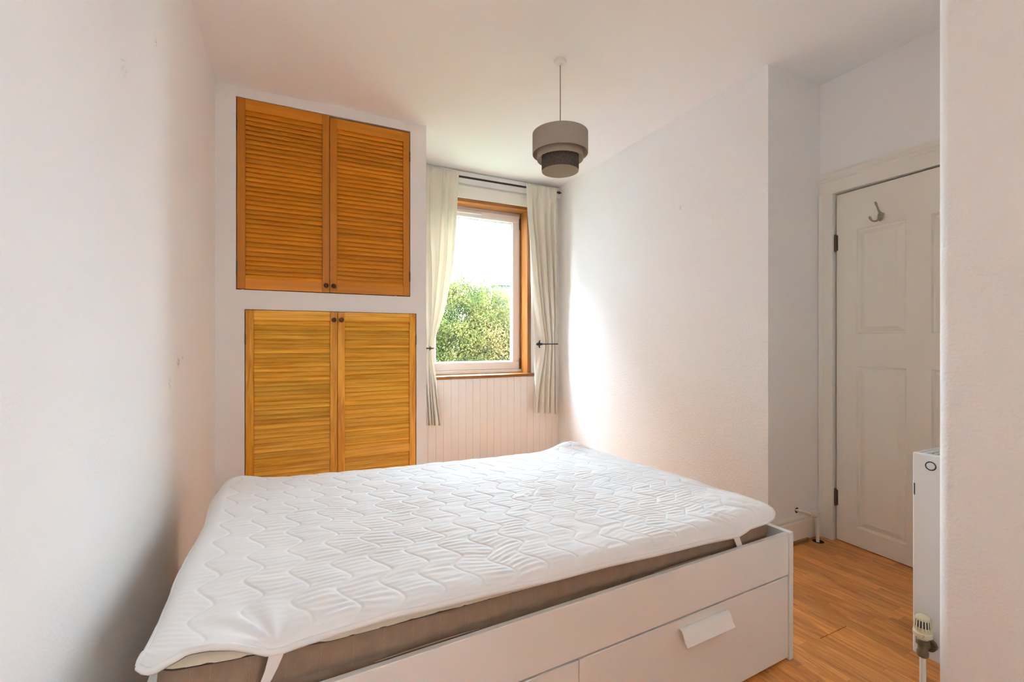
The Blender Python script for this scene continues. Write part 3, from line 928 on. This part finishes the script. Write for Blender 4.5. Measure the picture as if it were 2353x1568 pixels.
def grid_mesh(name, P, mat, smooth=True):
    ni, nj = P.shape[:2]
    me = bpy.data.meshes.new(name)
    idx = np.arange(ni * nj).reshape(ni, nj)
    q = np.stack([idx[:-1, :-1], idx[1:, :-1], idx[1:, 1:], idx[:-1, 1:]], -1).reshape(-1, 4)
    me.vertices.add(ni * nj)
    me.vertices.foreach_set('co', P.reshape(-1).astype(np.float32))
    me.loops.add(q.size)
    me.loops.foreach_set('vertex_index', q.reshape(-1).astype(np.int32))
    me.polygons.add(len(q))
    me.polygons.foreach_set('loop_start', (np.arange(len(q)) * 4).astype(np.int32))
    me.update(calc_edges=True)
    me.validate()
    if smooth:
        me.polygons.foreach_set('use_smooth', [True] * len(q))
    me.materials.append(mat)
    return me

# ------------------------------------------------------------------ mattress
S0, S1 = -1.905, -0.062
Q0, Q1 = 0.040, 1.215
def ztop(s):        # the mattress sags towards its right end
    return np.interp(s, [-1.95, -1.7, -1.3, -0.9, -0.5, -0.15, 0], [0.590, 0.580, 0.566, 0.556, 0.548, 0.543, 0.540])
mat = empty('mattress', BO, BA, 'taupe-sided mattress with cream upper band lying in the white bed', 'mattress')
vn1, vn2, vn3, vn4 = VN(1), VN(2), VN(3), VN(4)
def loop_path(inset, rad, step=0.011):
    """points around the mattress outline, (s, q, arclength)"""
    a0, a1, b0, b1 = S0 + inset, S1 - inset, Q0 + inset, Q1 - inset
    pts = []
    def line(p, q):
        L = math.hypot(q[0] - p[0], q[1] - p[1]); n = max(2, int(L / step))
        for k in range(n): pts.append((p[0] + (q[0] - p[0]) * k / n, p[1] + (q[1] - p[1]) * k / n))
    def arc(c, t0):
        for k in range(8):
            t = t0 + PI / 2 * k / 8
            pts.append((c[0] + rad * math.cos(t), c[1] + rad * math.sin(t)))
    line((a0 + rad, b0), (a1 - rad, b0)); arc((a1 - rad, b0 + rad), -PI / 2)
    line((a1, b0 + rad), (a1, b1 - rad)); arc((a1 - rad, b1 - rad), 0)
    line((a1 - rad, b1), (a0 + rad, b1)); arc((a0 + rad, b1 - rad), PI / 2)
    line((a0, b1 - rad), (a0, b0 + rad)); arc((a0 + rad, b0 + rad), PI)
    return np.array(pts)
base = loop_path(0.0, 0.05)
cen = np.array([(S0 + S1) / 2, (Q0 + Q1) / 2])
nrm = np.zeros_like(base)
nx = np.roll(base, -1, 0) - np.roll(base, 1, 0)
nrm[:, 0] = nx[:, 1]; nrm[:, 1] = -nx[:, 0]
nrm /= np.linalg.norm(nrm, axis=1, keepdims=True)
arcl = np.concatenate([[0], np.cumsum(np.linalg.norm(np.diff(base, axis=0), axis=1))])
zt = ztop(base[:, 0])
z_low = 0.372
z_seam = np.interp(base[:, 0], [-1.95, -1.86, -1.75, -1.6, -1.37, -1.2, -1.05, -0.9, -0.5, 0], [0.562, 0.563, 0.552, 0.536, 0.529, 0.527, 0.523, 0.522, 0.515, 0.510])
def side(rows_fn, n):
    rows = []
    for k in range(n + 1):
        t = k / n
        off, z = rows_fn(t)
        rows.append(np.column_stack([base + nrm * off[:, None], z]))
    P = np.stack(rows, 0)
    return np.concatenate([P, P[:, :1]], 1)
groove = np.minimum(1, np.abs(((arcl / 0.066) % 1) - 0.5) * 2 / 0.16)          # vertical stitched channels
groove = 1 - groove
def brown(t):
    z = z_low + (z_seam - z_low) * t
    bulge = 0.012 * math.sin(PI * min(1, max(0, t))) ** 0.7
    crease = 0.007 * math.exp(-((t - 0.60) / 0.05) ** 2)
    off = np.full(len(base), bulge - crease - 0.004) - np.interp(base[:, 0], [-1.0, -0.3], [0.003, 0.009]) * groove * (0.3 + 0.7 * math.sin(PI * t)) + 0.004 * vn1(arcl * 9, np.full(len(base), t * 5))
    return off, z
me = grid_mesh('border', side(brown, 22), M['mattress_brown'])
inst('border', me, mat)
def cream(t):
    ang = t * PI / 2
    off = -0.006 + 0.012 * math.cos(ang) * 1.0 - 0.028 * (1 - math.cos(ang)) + 0.002 * vn2(arcl * 14, np.full(len(base), 1.0)) - 0.001 * groove
    z = z_seam + 0.001 + (zt - z_seam) * math.sin(ang)
    return off, z
P = side(cream, 8)
topr = P[-1, :-1]
me = grid_mesh('upper_band', P, M['mattress_cream'])
ub = inst('upper_band', me, mat)
# top and bottom sheets
m = MB()
c = (cen[0], cen[1], float(ztop(cen[0])))
m.add([c] + [tuple(p) for p in topr], [(0, 1 + k, 1 + (k + 1) % len(topr)) for k in range(len(topr))])
m.build('top_sheet', M['mattress_cream'], ub)
low = P[0, :-1].copy(); low[:, 2] = z_low
m = MB(); m.add([tuple(p) for p in low], [tuple(range(len(low)))]); m.build('underside', M['mattress_brown'], mat)
pipe_pts = np.column_stack([base + nrm * 0.004, z_seam + 0.001])
m = MB(); m.tube([tuple(p) for p in pipe_pts] + [tuple(pipe_pts[0])], 0.0022, 6, False); m.build('piping', M['mattress_seam'], mat, 60)
# pale vertical stitch rows on the front side and flat carrying handles
front = [k for k in range(len(base)) if abs(base[k, 1] - Q0) < 1e-6]
last = -1
for k in front:
    ch = int(arcl[k] / 0.066 + 0.5)
    if ch != last:
        last = ch
        m = MB()
        for j in range(7):
            t0_, t1_ = 0.42 + j * 0.08, 0.42 + j * 0.08 + 0.05
            def pt(t, ds):
                off, z = brown(t)
                return (base[k, 0] + ds + 0.012 * (t - 0.5), base[k, 1] - (off[k] + 0.0012), z[k])
            m.add([pt(t0_, -0.00035), pt(t0_, 0.00035), pt(t1_, 0.00035), pt(t1_, -0.00035)], [(0, 1, 2, 3)])
        m.build('stitch_row', M['stitch'], mat)
def flat_handle(sa, sb, z):
    m = MB()
    n = 16
    for k in range(n):
        u0, u1 = sa + (sb - sa) * k / n, sa + (sb - sa) * (k + 1) / n
        b = lambda u: 0.006 * math.sin(PI * (u - sa) / (sb - sa))
        y = Q0 - 0.0105
        m.add([(u0, y - b(u0), z - 0.024), (u1, y - b(u1), z - 0.024), (u1, y - b(u1), z + 0.004 + b(u1)), (u0, y - b(u0), z + 0.004 + b(u0)),
               (u0, y - b(u0) + 0.0025, z - 0.024), (u1, y - b(u1) + 0.0025, z - 0.024), (u1, y - b(u1) + 0.0025, z + 0.004 + b(u1)), (u0, y - b(u0) + 0.0025, z + 0.004 + b(u0))],
              [(0, 1, 2, 3), (4, 7, 6, 5), (3, 2, 6, 7), (0, 4, 5, 1)] + ([(0, 3, 7, 4)] if k == 0 else []) + ([(1, 5, 6, 2)] if k == n - 1 else []))
    h_ = m.build('carry_handle', M['mattress_brown'], mat)
    m = MB()
    m.tube([(sa + (sb - sa) * k / n, Q0 - 0.0118 - 0.006 * math.sin(PI * k / n), z + 0.004 + 0.006 * math.sin(PI * k / n)) for k in range(n + 1)], 0.0016, 6)
    m.build('handle_trim', M['stitch'], h_)
flat_handle(-0.667, -0.414, 0.458)
flat_handle(-1.51, -1.257, 0.460)

# ------------------------------------------------------------------ quilted topper
NS, NQ = 740, 420
TS0, TS1 = -1.928, -0.036
EDGE_S = [-1.932, -1.911, -1.89, -1.855, -1.818, -1.78, -1.74, -1.718, -1.693, -1.66, -1.61, -1.478, -1.368, -1.261, -1.048, -0.855, -0.669, -0.457, -0.33, -0.284, -0.25, -0.216, -0.125, -0.055]
EDGE_Z = [0.588, 0.580, 0.588, 0.598, 0.595, 0.584, 0.564, 0.551, 0.549, 0.553, 0.555, 0.559, 0.552, 0.548, 0.536, 0.532, 0.521, 0.513, 0.505, 0.501, 0.508, 0.518, 0.521, 0.529]
sv = np.linspace(TS0, TS1, NS)
tv = np.linspace(0, 1, NQ)
SS, TT = np.meshgrid(sv, tv, indexing='ij')
q_front = np.interp(sv, [-1.93, -1.85, -1.78, -0.3, -0.05], [-0.010, 0.020, 0.020, 0.018, 0.012])
q_back = np.interp(sv, [-1.93, -1.84, -1.7, -1.2, -0.4, -0.2, -0.05], [1.235, 1.255, 1.235, 1.222, 1.215, 1.238, 1.225])
QQ = q_front[:, None] + (q_back - q_front)[:, None] * TT
# base height: quilt lying on the mattress
top = ztop(SS) + 0.013
top = top + 0.007 * vn3(SS * 4 + 3, QQ * 4) + 0.004 * vn4(SS * 9, QQ * 9)
# hump of bunched cloth at the far right corner, and by the right edge
top = top + 0.034 * np.exp(-(((SS + 0.16) / 0.12) ** 2 + ((QQ - 1.19) / 0.10) ** 2))
top = top + 0.020 * np.exp(-(((SS + 0.12) / 0.07) ** 2 + ((QQ - 0.16) / 0.09) ** 2))
top = top + 0.016 * np.exp(-(((SS + 1.84) / 0.09) ** 2 + ((QQ - 1.20) / 0.07) ** 2))
# quilting: wavy stitch lines running across the bed, all in phase
PX, PQ = 0.0985, 0.139
def wavef(q):
    ph = ((q - 0.004) / PQ) % 1.0
    up = 0.35
    v = np.where(ph < up, ph / up, 1 - (ph - up) / (1 - up))
    return 0.044 * (0.35 * v + 0.65 * (0.5 - 0.5 * np.cos(PI * v)))
ph = (SS + 1.380 - wavef(QQ)) / PX
dist = np.abs(ph - np.round(ph)) * PX
puff = 0.66 * (1 - np.exp(-(dist / 0.0030) ** 1.2)) + 0.34 * (1 - np.exp(-(dist / 0.02) ** 1.5))
amp = 0.0042 * np.interp(SS, [-1.9, -1.4, -0.6], [0.75, 1.0, 1.0]) * (1 + 0.5 * vn2(SS * 5, QQ * 5))
quilt = amp * (puff - 1)
# fine gathers pulled between the stitch lines, running lengthways
cell = np.floor(ph)
warp = vn1(SS * 6 + cell * 3.7, QQ * 6) * 3.0
gath = np.sin(2 * PI * (QQ / 0.0215 + warp + cell * 0.37)) * (0.5 + 0.9 * vn3(SS * 7 + 40, QQ * 9 + 9))
gath2 = vn4(SS * 16 + cell * 9.1, QQ * 60)
mask = np.clip((dist / 0.02), 0, 1) * np.interp(SS, [-1.9, -1.5, -0.3, -0.1], [0.35, 1, 0.8, 0.6]) * np.interp(QQ, [0.0, 0.6, 1.1], [1.0, 0.9, 0.6])
fold = (0.0018 * gath + 0.0034 * gath2) * mask
# sharper bunching at the right edge, far right corner and the strap corners
bun = np.exp(-(((SS + 0.13) / 0.09) ** 2 + ((QQ - 0.17) / 0.13) ** 2)) + 0.8 * np.exp(-(((SS + 0.17) / 0.13) ** 2 + ((QQ - 1.19) / 0.08) ** 2))
fold = fold + bun * 0.011 * vn2(SS * 34 + QQ * 14, QQ * 26 - SS * 9)
bun2 = np.exp(-(((SS + 0.80) / 0.05) ** 2 + ((QQ - 0.55) / 0.04) ** 2))
fold = fold + bun2 * 0.010 * vn3(SS * 50, QQ * 55)
for (ps, pq, L) in ((-1.705, 0.02, 0.17), (-0.285, 0.01, 0.12)):
    rr = np.hypot(SS - ps, QQ - pq) + 1e-6
    th = np.arctan2(QQ - pq, SS - ps)
    fold = fold + 0.0035 * np.exp(-(rr / L) ** 2) * np.sin(th * 9 + 1.0 * np.sin(th * 3)) * np.clip(rr / 0.04, 0, 1)
    top = top - 0.004 * np.exp(-(rr / (0.6 * L)) ** 2)
ZZ = top + quilt + fold
# roll over the edges
def roll(t): return np.sqrt(np.clip(1 - (1 - np.clip(t, 0, 1)) ** 2, 0, 1))
ze = np.interp(sv, EDGE_S, EDGE_Z)[:, None] + 0.0085
wfront = np.interp(sv, [-1.93, -1.86, -1.7, -0.05], [0.04, 0.06, 0.075, 0.075])[:, None]
kf = roll((QQ - q_front[:, None]) / wfront)
ZZ = ze + (ZZ - ze) * kf
kb = roll((q_back[:, None] - QQ) / 0.05)
ZZ = ZZ - 0.040 * (1 - kb)
kr = roll((TS1 - SS) / 0.06)
zr = np.interp(QQ, [0.0, 0.06, 0.2, 1.25], [0.538, 0.552, 0.556, 0.548])
ZZ = np.minimum(ZZ, zr + (ZZ - zr) * np.maximum(kr, 0.0))
klf = roll((SS - TS0) / 0.05)
dl = np.interp(QQ, [0.0, 0.12, 0.3, 0.9, 1.1, 1.25], [0.004, 0.012, 0.022, 0.022, 0.040, 0.075])
ZZ = ZZ - dl * (1 - klf)
# rounded corners in plan, and a slightly wandering left edge
XS = SS.copy()
XS += np.clip((-1.80 - SS) / 0.13, 0, 1) * (0.008 * np.sin(QQ * 9 + 1) + np.interp(QQ, [0, 0.12, 0.3, 1.0, 1.25], [-0.004, 0.0, 0.012, 0.02, 0.035]))
XS += np.clip((SS + 0.30) / 0.245, 0, 1) * (np.interp(QQ, [0.0, 0.035, 0.1, 1.15, 1.25], [-0.030, -0.006, 0.0, -0.030, -0.070]))
YS = QQ.copy()
YS += np.clip((0.1 - QQ) / 0.1, 0, 1) * np.interp(SS, [TS0, TS0 + 0.012, TS0 + 0.03, -1.865, -0.11, -0.075, TS1], [0.046, 0.026, 0.009, 0.0, 0.0, 0.006, 0.026])
YS += np.clip((QQ - 1.1) / 0.12, 0, 1) * np.interp(SS, [TS0, TS0 + 0.03, -1.85, -0.14, -0.09, TS1], [-0.07, -0.03, 0.0, 0.0, -0.015, -0.05])
P = np.stack([XS, YS, ZZ], -1)
tp = empty('mattress_topper', BO, BA, 'white quilted mattress topper with bound edge spread over the mattress', 'mattress topper')
me = grid_mesh('quilt', P, M['topper'])
qo = inst('quilt', me, tp)
lowP = P[::10, ::6].copy()
lowP[..., 2] -= 0.012
inst('backing', grid_mesh('backing', lowP, M['binding']), tp)
bd = np.concatenate([P[:, 0], P[-1, 1:], P[::-1, -1][1:], P[0, ::-1][1:-1]], 0)
cl = [tuple(p - np.array([0, 0, 0.003])) for p in bd[::4]]
m = MB(); m.tube(cl + [cl[0]], 0.0068, 8, False)
m.build('edge_binding', M['binding'], tp, 70)
def strap(pts, w, name='strap'):
    m = MB()
    vs = []
    for (s, q, z, dw) in pts:
        vs += [(s - dw, q, z), (s + dw, q, z), (s + dw, q + 0.0016, z), (s - dw, q + 0.0016, z)]
    fs = []
    for k in range(len(pts) - 1):
        for j in range(4):
            fs.append((k * 4 + j, k * 4 + (j + 1) % 4, (k + 1) * 4 + (j + 1) % 4, (k + 1) * 4 + j))
    fs += [(0, 1, 2, 3), tuple(range(len(vs) - 4, len(vs)))]
    m.add(vs, fs).build(name, M['strap'], tp)
strap([(-1.702, 0.016, 0.558, 0.014), (-1.706, 0.017, 0.545, 0.0135), (-1.713, 0.0165, 0.525, 0.0115), (-1.722, 0.0165, 0.505, 0.010), (-1.728, 0.0175, 0.490, 0.0065), (-1.732, 0.0185, 0.475, 0.0045)], 0)
strap([(-0.298, 0.016, 0.510, 0.015), (-0.290, 0.0175, 0.495, 0.0145), (-0.276, 0.0185, 0.470, 0.0135), (-0.268, 0.0195, 0.455, 0.013)], 0)

# ------------------------------------------------------------------ curtains, pole, holdbacks
CY = 3.872
def curtain(name, label, zl, xl, xr, pw, amp, folds, seed, hem):
    zs = np.array(zl)
    NZ, NC = 110, 130
    zz = np.linspace(zs[0], zs[-1], NZ)
    o = np.argsort(zs)
    f = lambda arr: np.interp(zz, zs[o], np.array(arr)[o])
    sm_ = lambda a: np.convolve(np.pad(a, 3, mode='edge'), np.ones(7) / 7, 'valid')
    L, R, PWR, AMP = sm_(f(xl)), sm_(f(xr)), sm_(f(pw)), sm_(f(amp))
    c = np.linspace(0, 1, NC)
    CC = c[None, :] ** PWR[:, None]
    X = L[:, None] + (R - L)[:, None] * CC
    n1 = VN(seed)
    Z = np.repeat(zz[:, None], NC, 1)
    phs = 2 * PI * (folds * c[None, :] + 0.9 * n1(c[None, :] * 6 + 0 * Z, Z * 0.8))
    Y = CY - AMP[:, None] * (np.sin(phs) + 0.35 * np.sin(2 * phs + 1.0)) - 0.004 * n1(c[None, :] * 22, Z * 3)
    # gathered heading round the pole
    hd = np.clip(np.exp(-((zz[0] - zz - 0.055) / 0.06)), 0, 1)[:, None]
    Y = Y * (1 - hd) + hd * (CY - 0.0165 + 0.005 * np.sin(2 * PI * folds * 2.7 * c[None, :] + 5 * n1(c[None, :] * 9, Z * 0)))
    Zb = Z + np.clip((0.5 - (zz - zz[-1])) / 0.5, 0, 1)[:, None] * (hem * (c[None, :] - 0.5) + 0.006 * np.sin(phs))
    Zb = Zb + np.clip(1 - (zz[0] - zz) / 0.02, 0, 1)[:, None] * 0.004 * np.sin(2 * PI * folds * 2.3 * c[None, :])
    P = np.stack([X, Y, Zb], -1)
    root = empty(name, (float(L.mean()), CY, 0), 0, label, 'curtain', 'curtains at the window')
    P[..., 0] -= L.mean(); P[..., 1] -= CY
    ob = inst('cloth', grid_mesh('cloth', P, M['curtain']), root)
    md = ob.modifiers.new('thickness', 'SOLIDIFY'); md.thickness = 0.0012; md.offset = 0
    # stitched hem band
    k0 = int(np.argmin(np.abs(zz - (zz[-1] + 0.035))))
    hp = P[k0 - 1:].copy(); 
    hp[..., 1] -= 0.0022
    inst('hem', grid_mesh('hem', hp, M['curtain']), root)
    return root
curtain('curtain', 'cream curtain at the left of the window, drawn in behind the cupboard',
        [2.690, 2.285, 1.894, 1.503, 1.310, 1.157, 1.110, 1.062, 0.929, 0.737, 0.445],
        [0.90, 0.90, 0.92, 0.96, 1.00, 1.04, 1.045, 1.04, 1.02, 1.02, 1.03],
        [1.352, 1.340, 1.311, 1.239, 1.179, 1.120, 1.104, 1.113, 1.140, 1.160, 1.195],
        [1.0, 1.0, 1.0, 0.95, 0.9, 0.85, 0.85, 0.9, 1, 1, 1],
        [0.010, 0.018, 0.018, 0.016, 0.012, 0.008, 0.006, 0.008, 0.014, 0.018, 0.020], 5.5, 5, -0.02)
curtain('curtain', 'cream curtain at the right of the window beside the woodchip wall',
        [2.690, 2.369, 2.121, 1.744, 1.324, 1.190, 1.150, 1.10, 0.901, 0.700, 0.470],
        [2.034, 2.048, 2.076, 2.096, 2.127, 2.134, 2.136, 2.136, 2.134, 2.134, 2.134],
        [2.372, 2.378, 2.380, 2.380, 2.374, 2.368, 2.366, 2.369, 2.380, 2.390, 2.396],
        [1.0, 1.0, 0.92, 0.78, 0.52, 0.42, 0.38, 0.42, 0.6, 0.8, 0.9],
        [0.010, 0.018, 0.020, 0.020, 0.016, 0.012, 0.010, 0.012, 0.017, 0.020, 0.022], 4.6, 9, -0.03)
pole = empty('curtain_pole', (0, 0, 0), 0, 'thin black curtain pole with pointed finial above the window', 'curtain pole')
RZ = 2.660
MB().tube([(XC + 0.003, CY, RZ - 0.004), (2.385, CY, RZ)], 0.0092, 12).build('rod', M['black_iron'], pole, 60)
m = MB()
m.lathe([(0.0075, 0.0), (0.012, 0.002), (0.012, 0.008), (0.006, 0.012), (0.006, 0.018), (0.010, 0.024), (0.013, 0.032), (0.010, 0.040), (0.004, 0.054), (0.0, 0.060)], (2.382, CY, RZ), (1, 0, 0), 16)
for s in (-1, 1):
    m.tube([(2.408, CY, RZ), (2.411, CY, RZ + s * 0.012), (2.406, CY, RZ + s * 0.020)], [0.005, 0.004, 0.0015], 8)
m.build('finial', M['black_iron'], pole, 50)
for xb in (1.02, 2.36):
    m = MB(); m.box(xb - 0.004, xb + 0.004, CY, YB - 0.030, RZ - 0.013, RZ - 0.007); m.box(xb - 0.006, xb + 0.006, YB - 0.034, YB - 0.0305, RZ - 0.035, RZ + 0.02)
    m.build('bracket', M['black_iron'], pole)

def holdback(label, x_wall, x_tip, z, y_wall, y_front, sgn, k=1.35):
    hb = empty('curtain_holdback', (x_wall, y_wall, z), 0, label, 'curtain holdback', 'black iron curtain holdbacks')
    L = abs(x_tip - x_wall)
    yo = y_front - y_wall
    m = MB()
    m.tube(bend([(0, 0, 0), (0, yo, 0), (sgn * (L - 0.055), yo, 0)], 5, 0.02), 0.0058, 10)
    m.lathe([(0.0, 0.004), (0.016, 0.003), (0.018, 0.0)], (0, 0, 0), (0, -1, 0), 16)
    m.build('arm', M['black_iron'], hb, 50)
    m = MB()
    m.lathe([(0.0060, -0.010), (0.008 * k, -0.008), (0.008 * k, 0.002), (0.0075 * k, 0.010), (0.0105 * k, 0.024), (0.0115 * k, 0.034), (0.008 * k, 0.046), (0.0, 0.058)], (sgn * (L - 0.058), yo, 0), (sgn, 0, 0), 14)
    for s in (-1, 1):
        b = sgn * (L - 0.052)
        m.tube([(b, yo, 0.0), (b + sgn * 0.012, yo - 0.001, s * 0.0104 * k), (b + sgn * 0.017, yo - 0.001, s * 0.0185 * k), (b + sgn * 0.010, yo - 0.001, s * 0.0245 * k), (b + sgn * 0.002, yo - 0.001, s * 0.0237 * k)], [0.0045 * k, 0.006 * k, 0.0053 * k, 0.004 * k, 0.0022 * k], 8)
    m.build('finial', M['black_iron'], hb, 50)
holdback('black iron fleur-de-lis holdback gripping the curtain beside the woodchip wall', 2.375, 2.122, 1.150, YB, 3.828, -1)
holdback('small black iron holdback on the curtain beside the cupboard edge', 1.030, 1.122, 1.117, YB, 3.828, 1, 0.62)

# ------------------------------------------------------------------ outside: trees, a building, the ground
g = MB().box(-60, 80, 5.5, 120, -9.2, -9.0)
tag(g.build('lawn', M['lawn']), 'green ground far below the window', 'ground', kind='structure')
def tree(label, c, rad, n_leaf, leafm, seed, trunk_z=-9.0):
    r_ = np.random.default_rng(seed)
    root = empty('leafy_tree', (c[0], c[1], trunk_z), 0, label, 'tree', 'trees outside the window')
    lc = np.array([0, 0, c[2] - trunk_z])
    nc = 420
    d = r_.normal(size=(nc, 3)); d /= np.linalg.norm(d, axis=1, keepdims=True)
    rr = r_.uniform(0.55, 1.0, nc) ** 0.6
    cc = lc + d * rr[:, None] * np.array(rad)
    cc[:, 2] += 0.6 * r_.normal(size=nc)
    k = r_.integers(0, nc, n_leaf)
    p = cc[k] + r_.normal(size=(n_leaf, 3)) * np.array([0.34, 0.34, 0.22])
    sz = r_.uniform(0.028, 0.058, n_leaf)
    a = r_.normal(size=(n_leaf, 3)); a /= np.linalg.norm(a, axis=1, keepdims=True)
    b = np.cross(a, r_.normal(size=(n_leaf, 3))); b /= np.linalg.norm(b, axis=1, keepdims=True)
    a2, b2 = a * sz[:, None], b * (sz * 0.55)[:, None]
    V = np.stack([p - a2, p + b2 * 0.9 - a2 * 0.1, p + a2, p - b2 * 0.9 - a2 * 0.1], 1).reshape(-1, 3)
    me = bpy.data.meshes.new('foliage')
    me.vertices.add(len(V)); me.vertices.foreach_set('co', V.reshape(-1).astype(np.float32))
    me.loops.add(len(V)); me.loops.foreach_set('vertex_index', np.arange(len(V), dtype=np.int32))
    me.polygons.add(n_leaf); me.polygons.foreach_set('loop_start', (np.arange(n_leaf) * 4).astype(np.int32))
    me.update(calc_edges=True)
    me.materials.append(leafm)
    fo = inst('foliage', me, root); fo['kind'] = 'stuff'
    m = MB()
    zt_ = lc[2]
    m.tube([(0, 0, 0), (0.1, 0, zt_ * 0.4), (-0.05, 0.1, zt_ * 0.75), (0, 0, zt_ + rad[2] * 0.4)], [0.32, 0.26, 0.18, 0.05], 10)
    m.build('trunk', M['bark'], root, 50)
    m = MB()
    for q in range(16):
        t = r_.uniform(0.55, 1.05)
        e = cc[r_.integers(0, nc)]
        m.tube([(0, 0, zt_ * t * 0.9), tuple((np.array([0, 0, zt_ * t * 0.95]) * 0.5 + e * 0.5)), tuple(e)], [0.10, 0.06, 0.02], 6)
    m.build('branches', M['bark'], root, 50)
LG = leaf_mat('green_yellow_leaves', [(0.030, 0.046, 0.016, 1), (0.082, 0.088, 0.026, 1), (0.185, 0.148, 0.043, 1)])
LY_ = leaf_mat('yellow_orange_leaves', [(0.040, 0.053, 0.021, 1), (0.135, 0.106, 0.037, 1), (0.235, 0.143, 0.056, 1)])
LD = leaf_mat('deep_green_leaves', [(0.025, 0.042, 0.015, 1), (0.064, 0.080, 0.024, 1), (0.134, 0.123, 0.037, 1)])
tree('tall green tree with the highest crown seen through the window', (7.5, 20.7, 0.1), (2.6, 2.6, 3.9), 180000, LG, 3)
tree('yellow-orange tinged tree at the right of the window view', (9.2, 19.0, -0.9), (2.3, 2.4, 3.7), 120000, LY_, 4)
tree('darker green tree at the left of the window view', (4.6, 21.5, -0.8), (2.4, 2.5, 3.7), 85000, LD, 5)
tree('lower green tree filling the gap behind the other crowns', (8.2, 25.5, -1.2), (4.0, 2.5, 3.9), 80000, LG, 6)
bd_ = empty('tenement_building', (15.5, 32.0, -9.0), math.radians(-8), 'pale stone building with chimney stack behind the trees', 'building')
MB().box(-3, 9, -3, 4, 0, 11.2).build('wall', M['sooty_stone'], bd_)
m = MB(); m.extrude([(-3.4, 11.2), (4.4, 11.2), (0.5, 12.6)], 0, -3.2, 9.2); m.build('roof', M['slate'], bd_)
m = MB(); m.box(-1.25, 0.9, -0.2, 1.0, 11.0, 14.45); st_ = m.build('chimney_stack', M['sooty_stone'], bd_)
MB().box(-1.40, 1.05, -0.35, 1.15, 14.45, 14.65).build('cap', M['sooty_stone'], st_)
for k in range(5):
    m = MB(); m.lathe([(0.15, 0.0), (0.13, 0.5), (0.16, 0.55), (0.16, 0.68), (0.11, 0.68), (0.10, 0.0)], (-0.95 + k * 0.42, 0.4, 14.65), (0, 0, 1), 12)
    m.build('chimney_pot', M['clay'], st_, 40)

# unseen building added left of the window view to shade the chimney-breast wall
b2 = empty('tenement_building', (-5.5, 12.0, -9.0), 0, 'grey stone tenement standing close by on the left outside', 'building')
MB().box(-9.0, 6.6, 0.0, 8.0, 0.0, 18.0).build('wall', M['render'], b2)
m = MB(); m.extrude([(-0.4, 18.0), (8.4, 18.0), (4.0, 19.8)], 0, -9.2, 6.8); m.build('roof', M['slate'], b2)
fr_me = MB().box(-0.6, 0.6, -0.06, 0.02, -0.95, 0.95, 0.01).mesh('window', M['upvc'])
pn_me = MB().box(-0.5, 0.5, -0.075, -0.062, -0.85, 0.85).mesh('pane', M['slate'])
for k in range(5):
    for z in (1.6, 4.8, 8.0, 11.2, 14.4):
        w_ = inst('window', fr_me, b2, (-7.6 + k * 3.1, 0.0, z + 0.6))
        inst('pane', pn_me, w_)
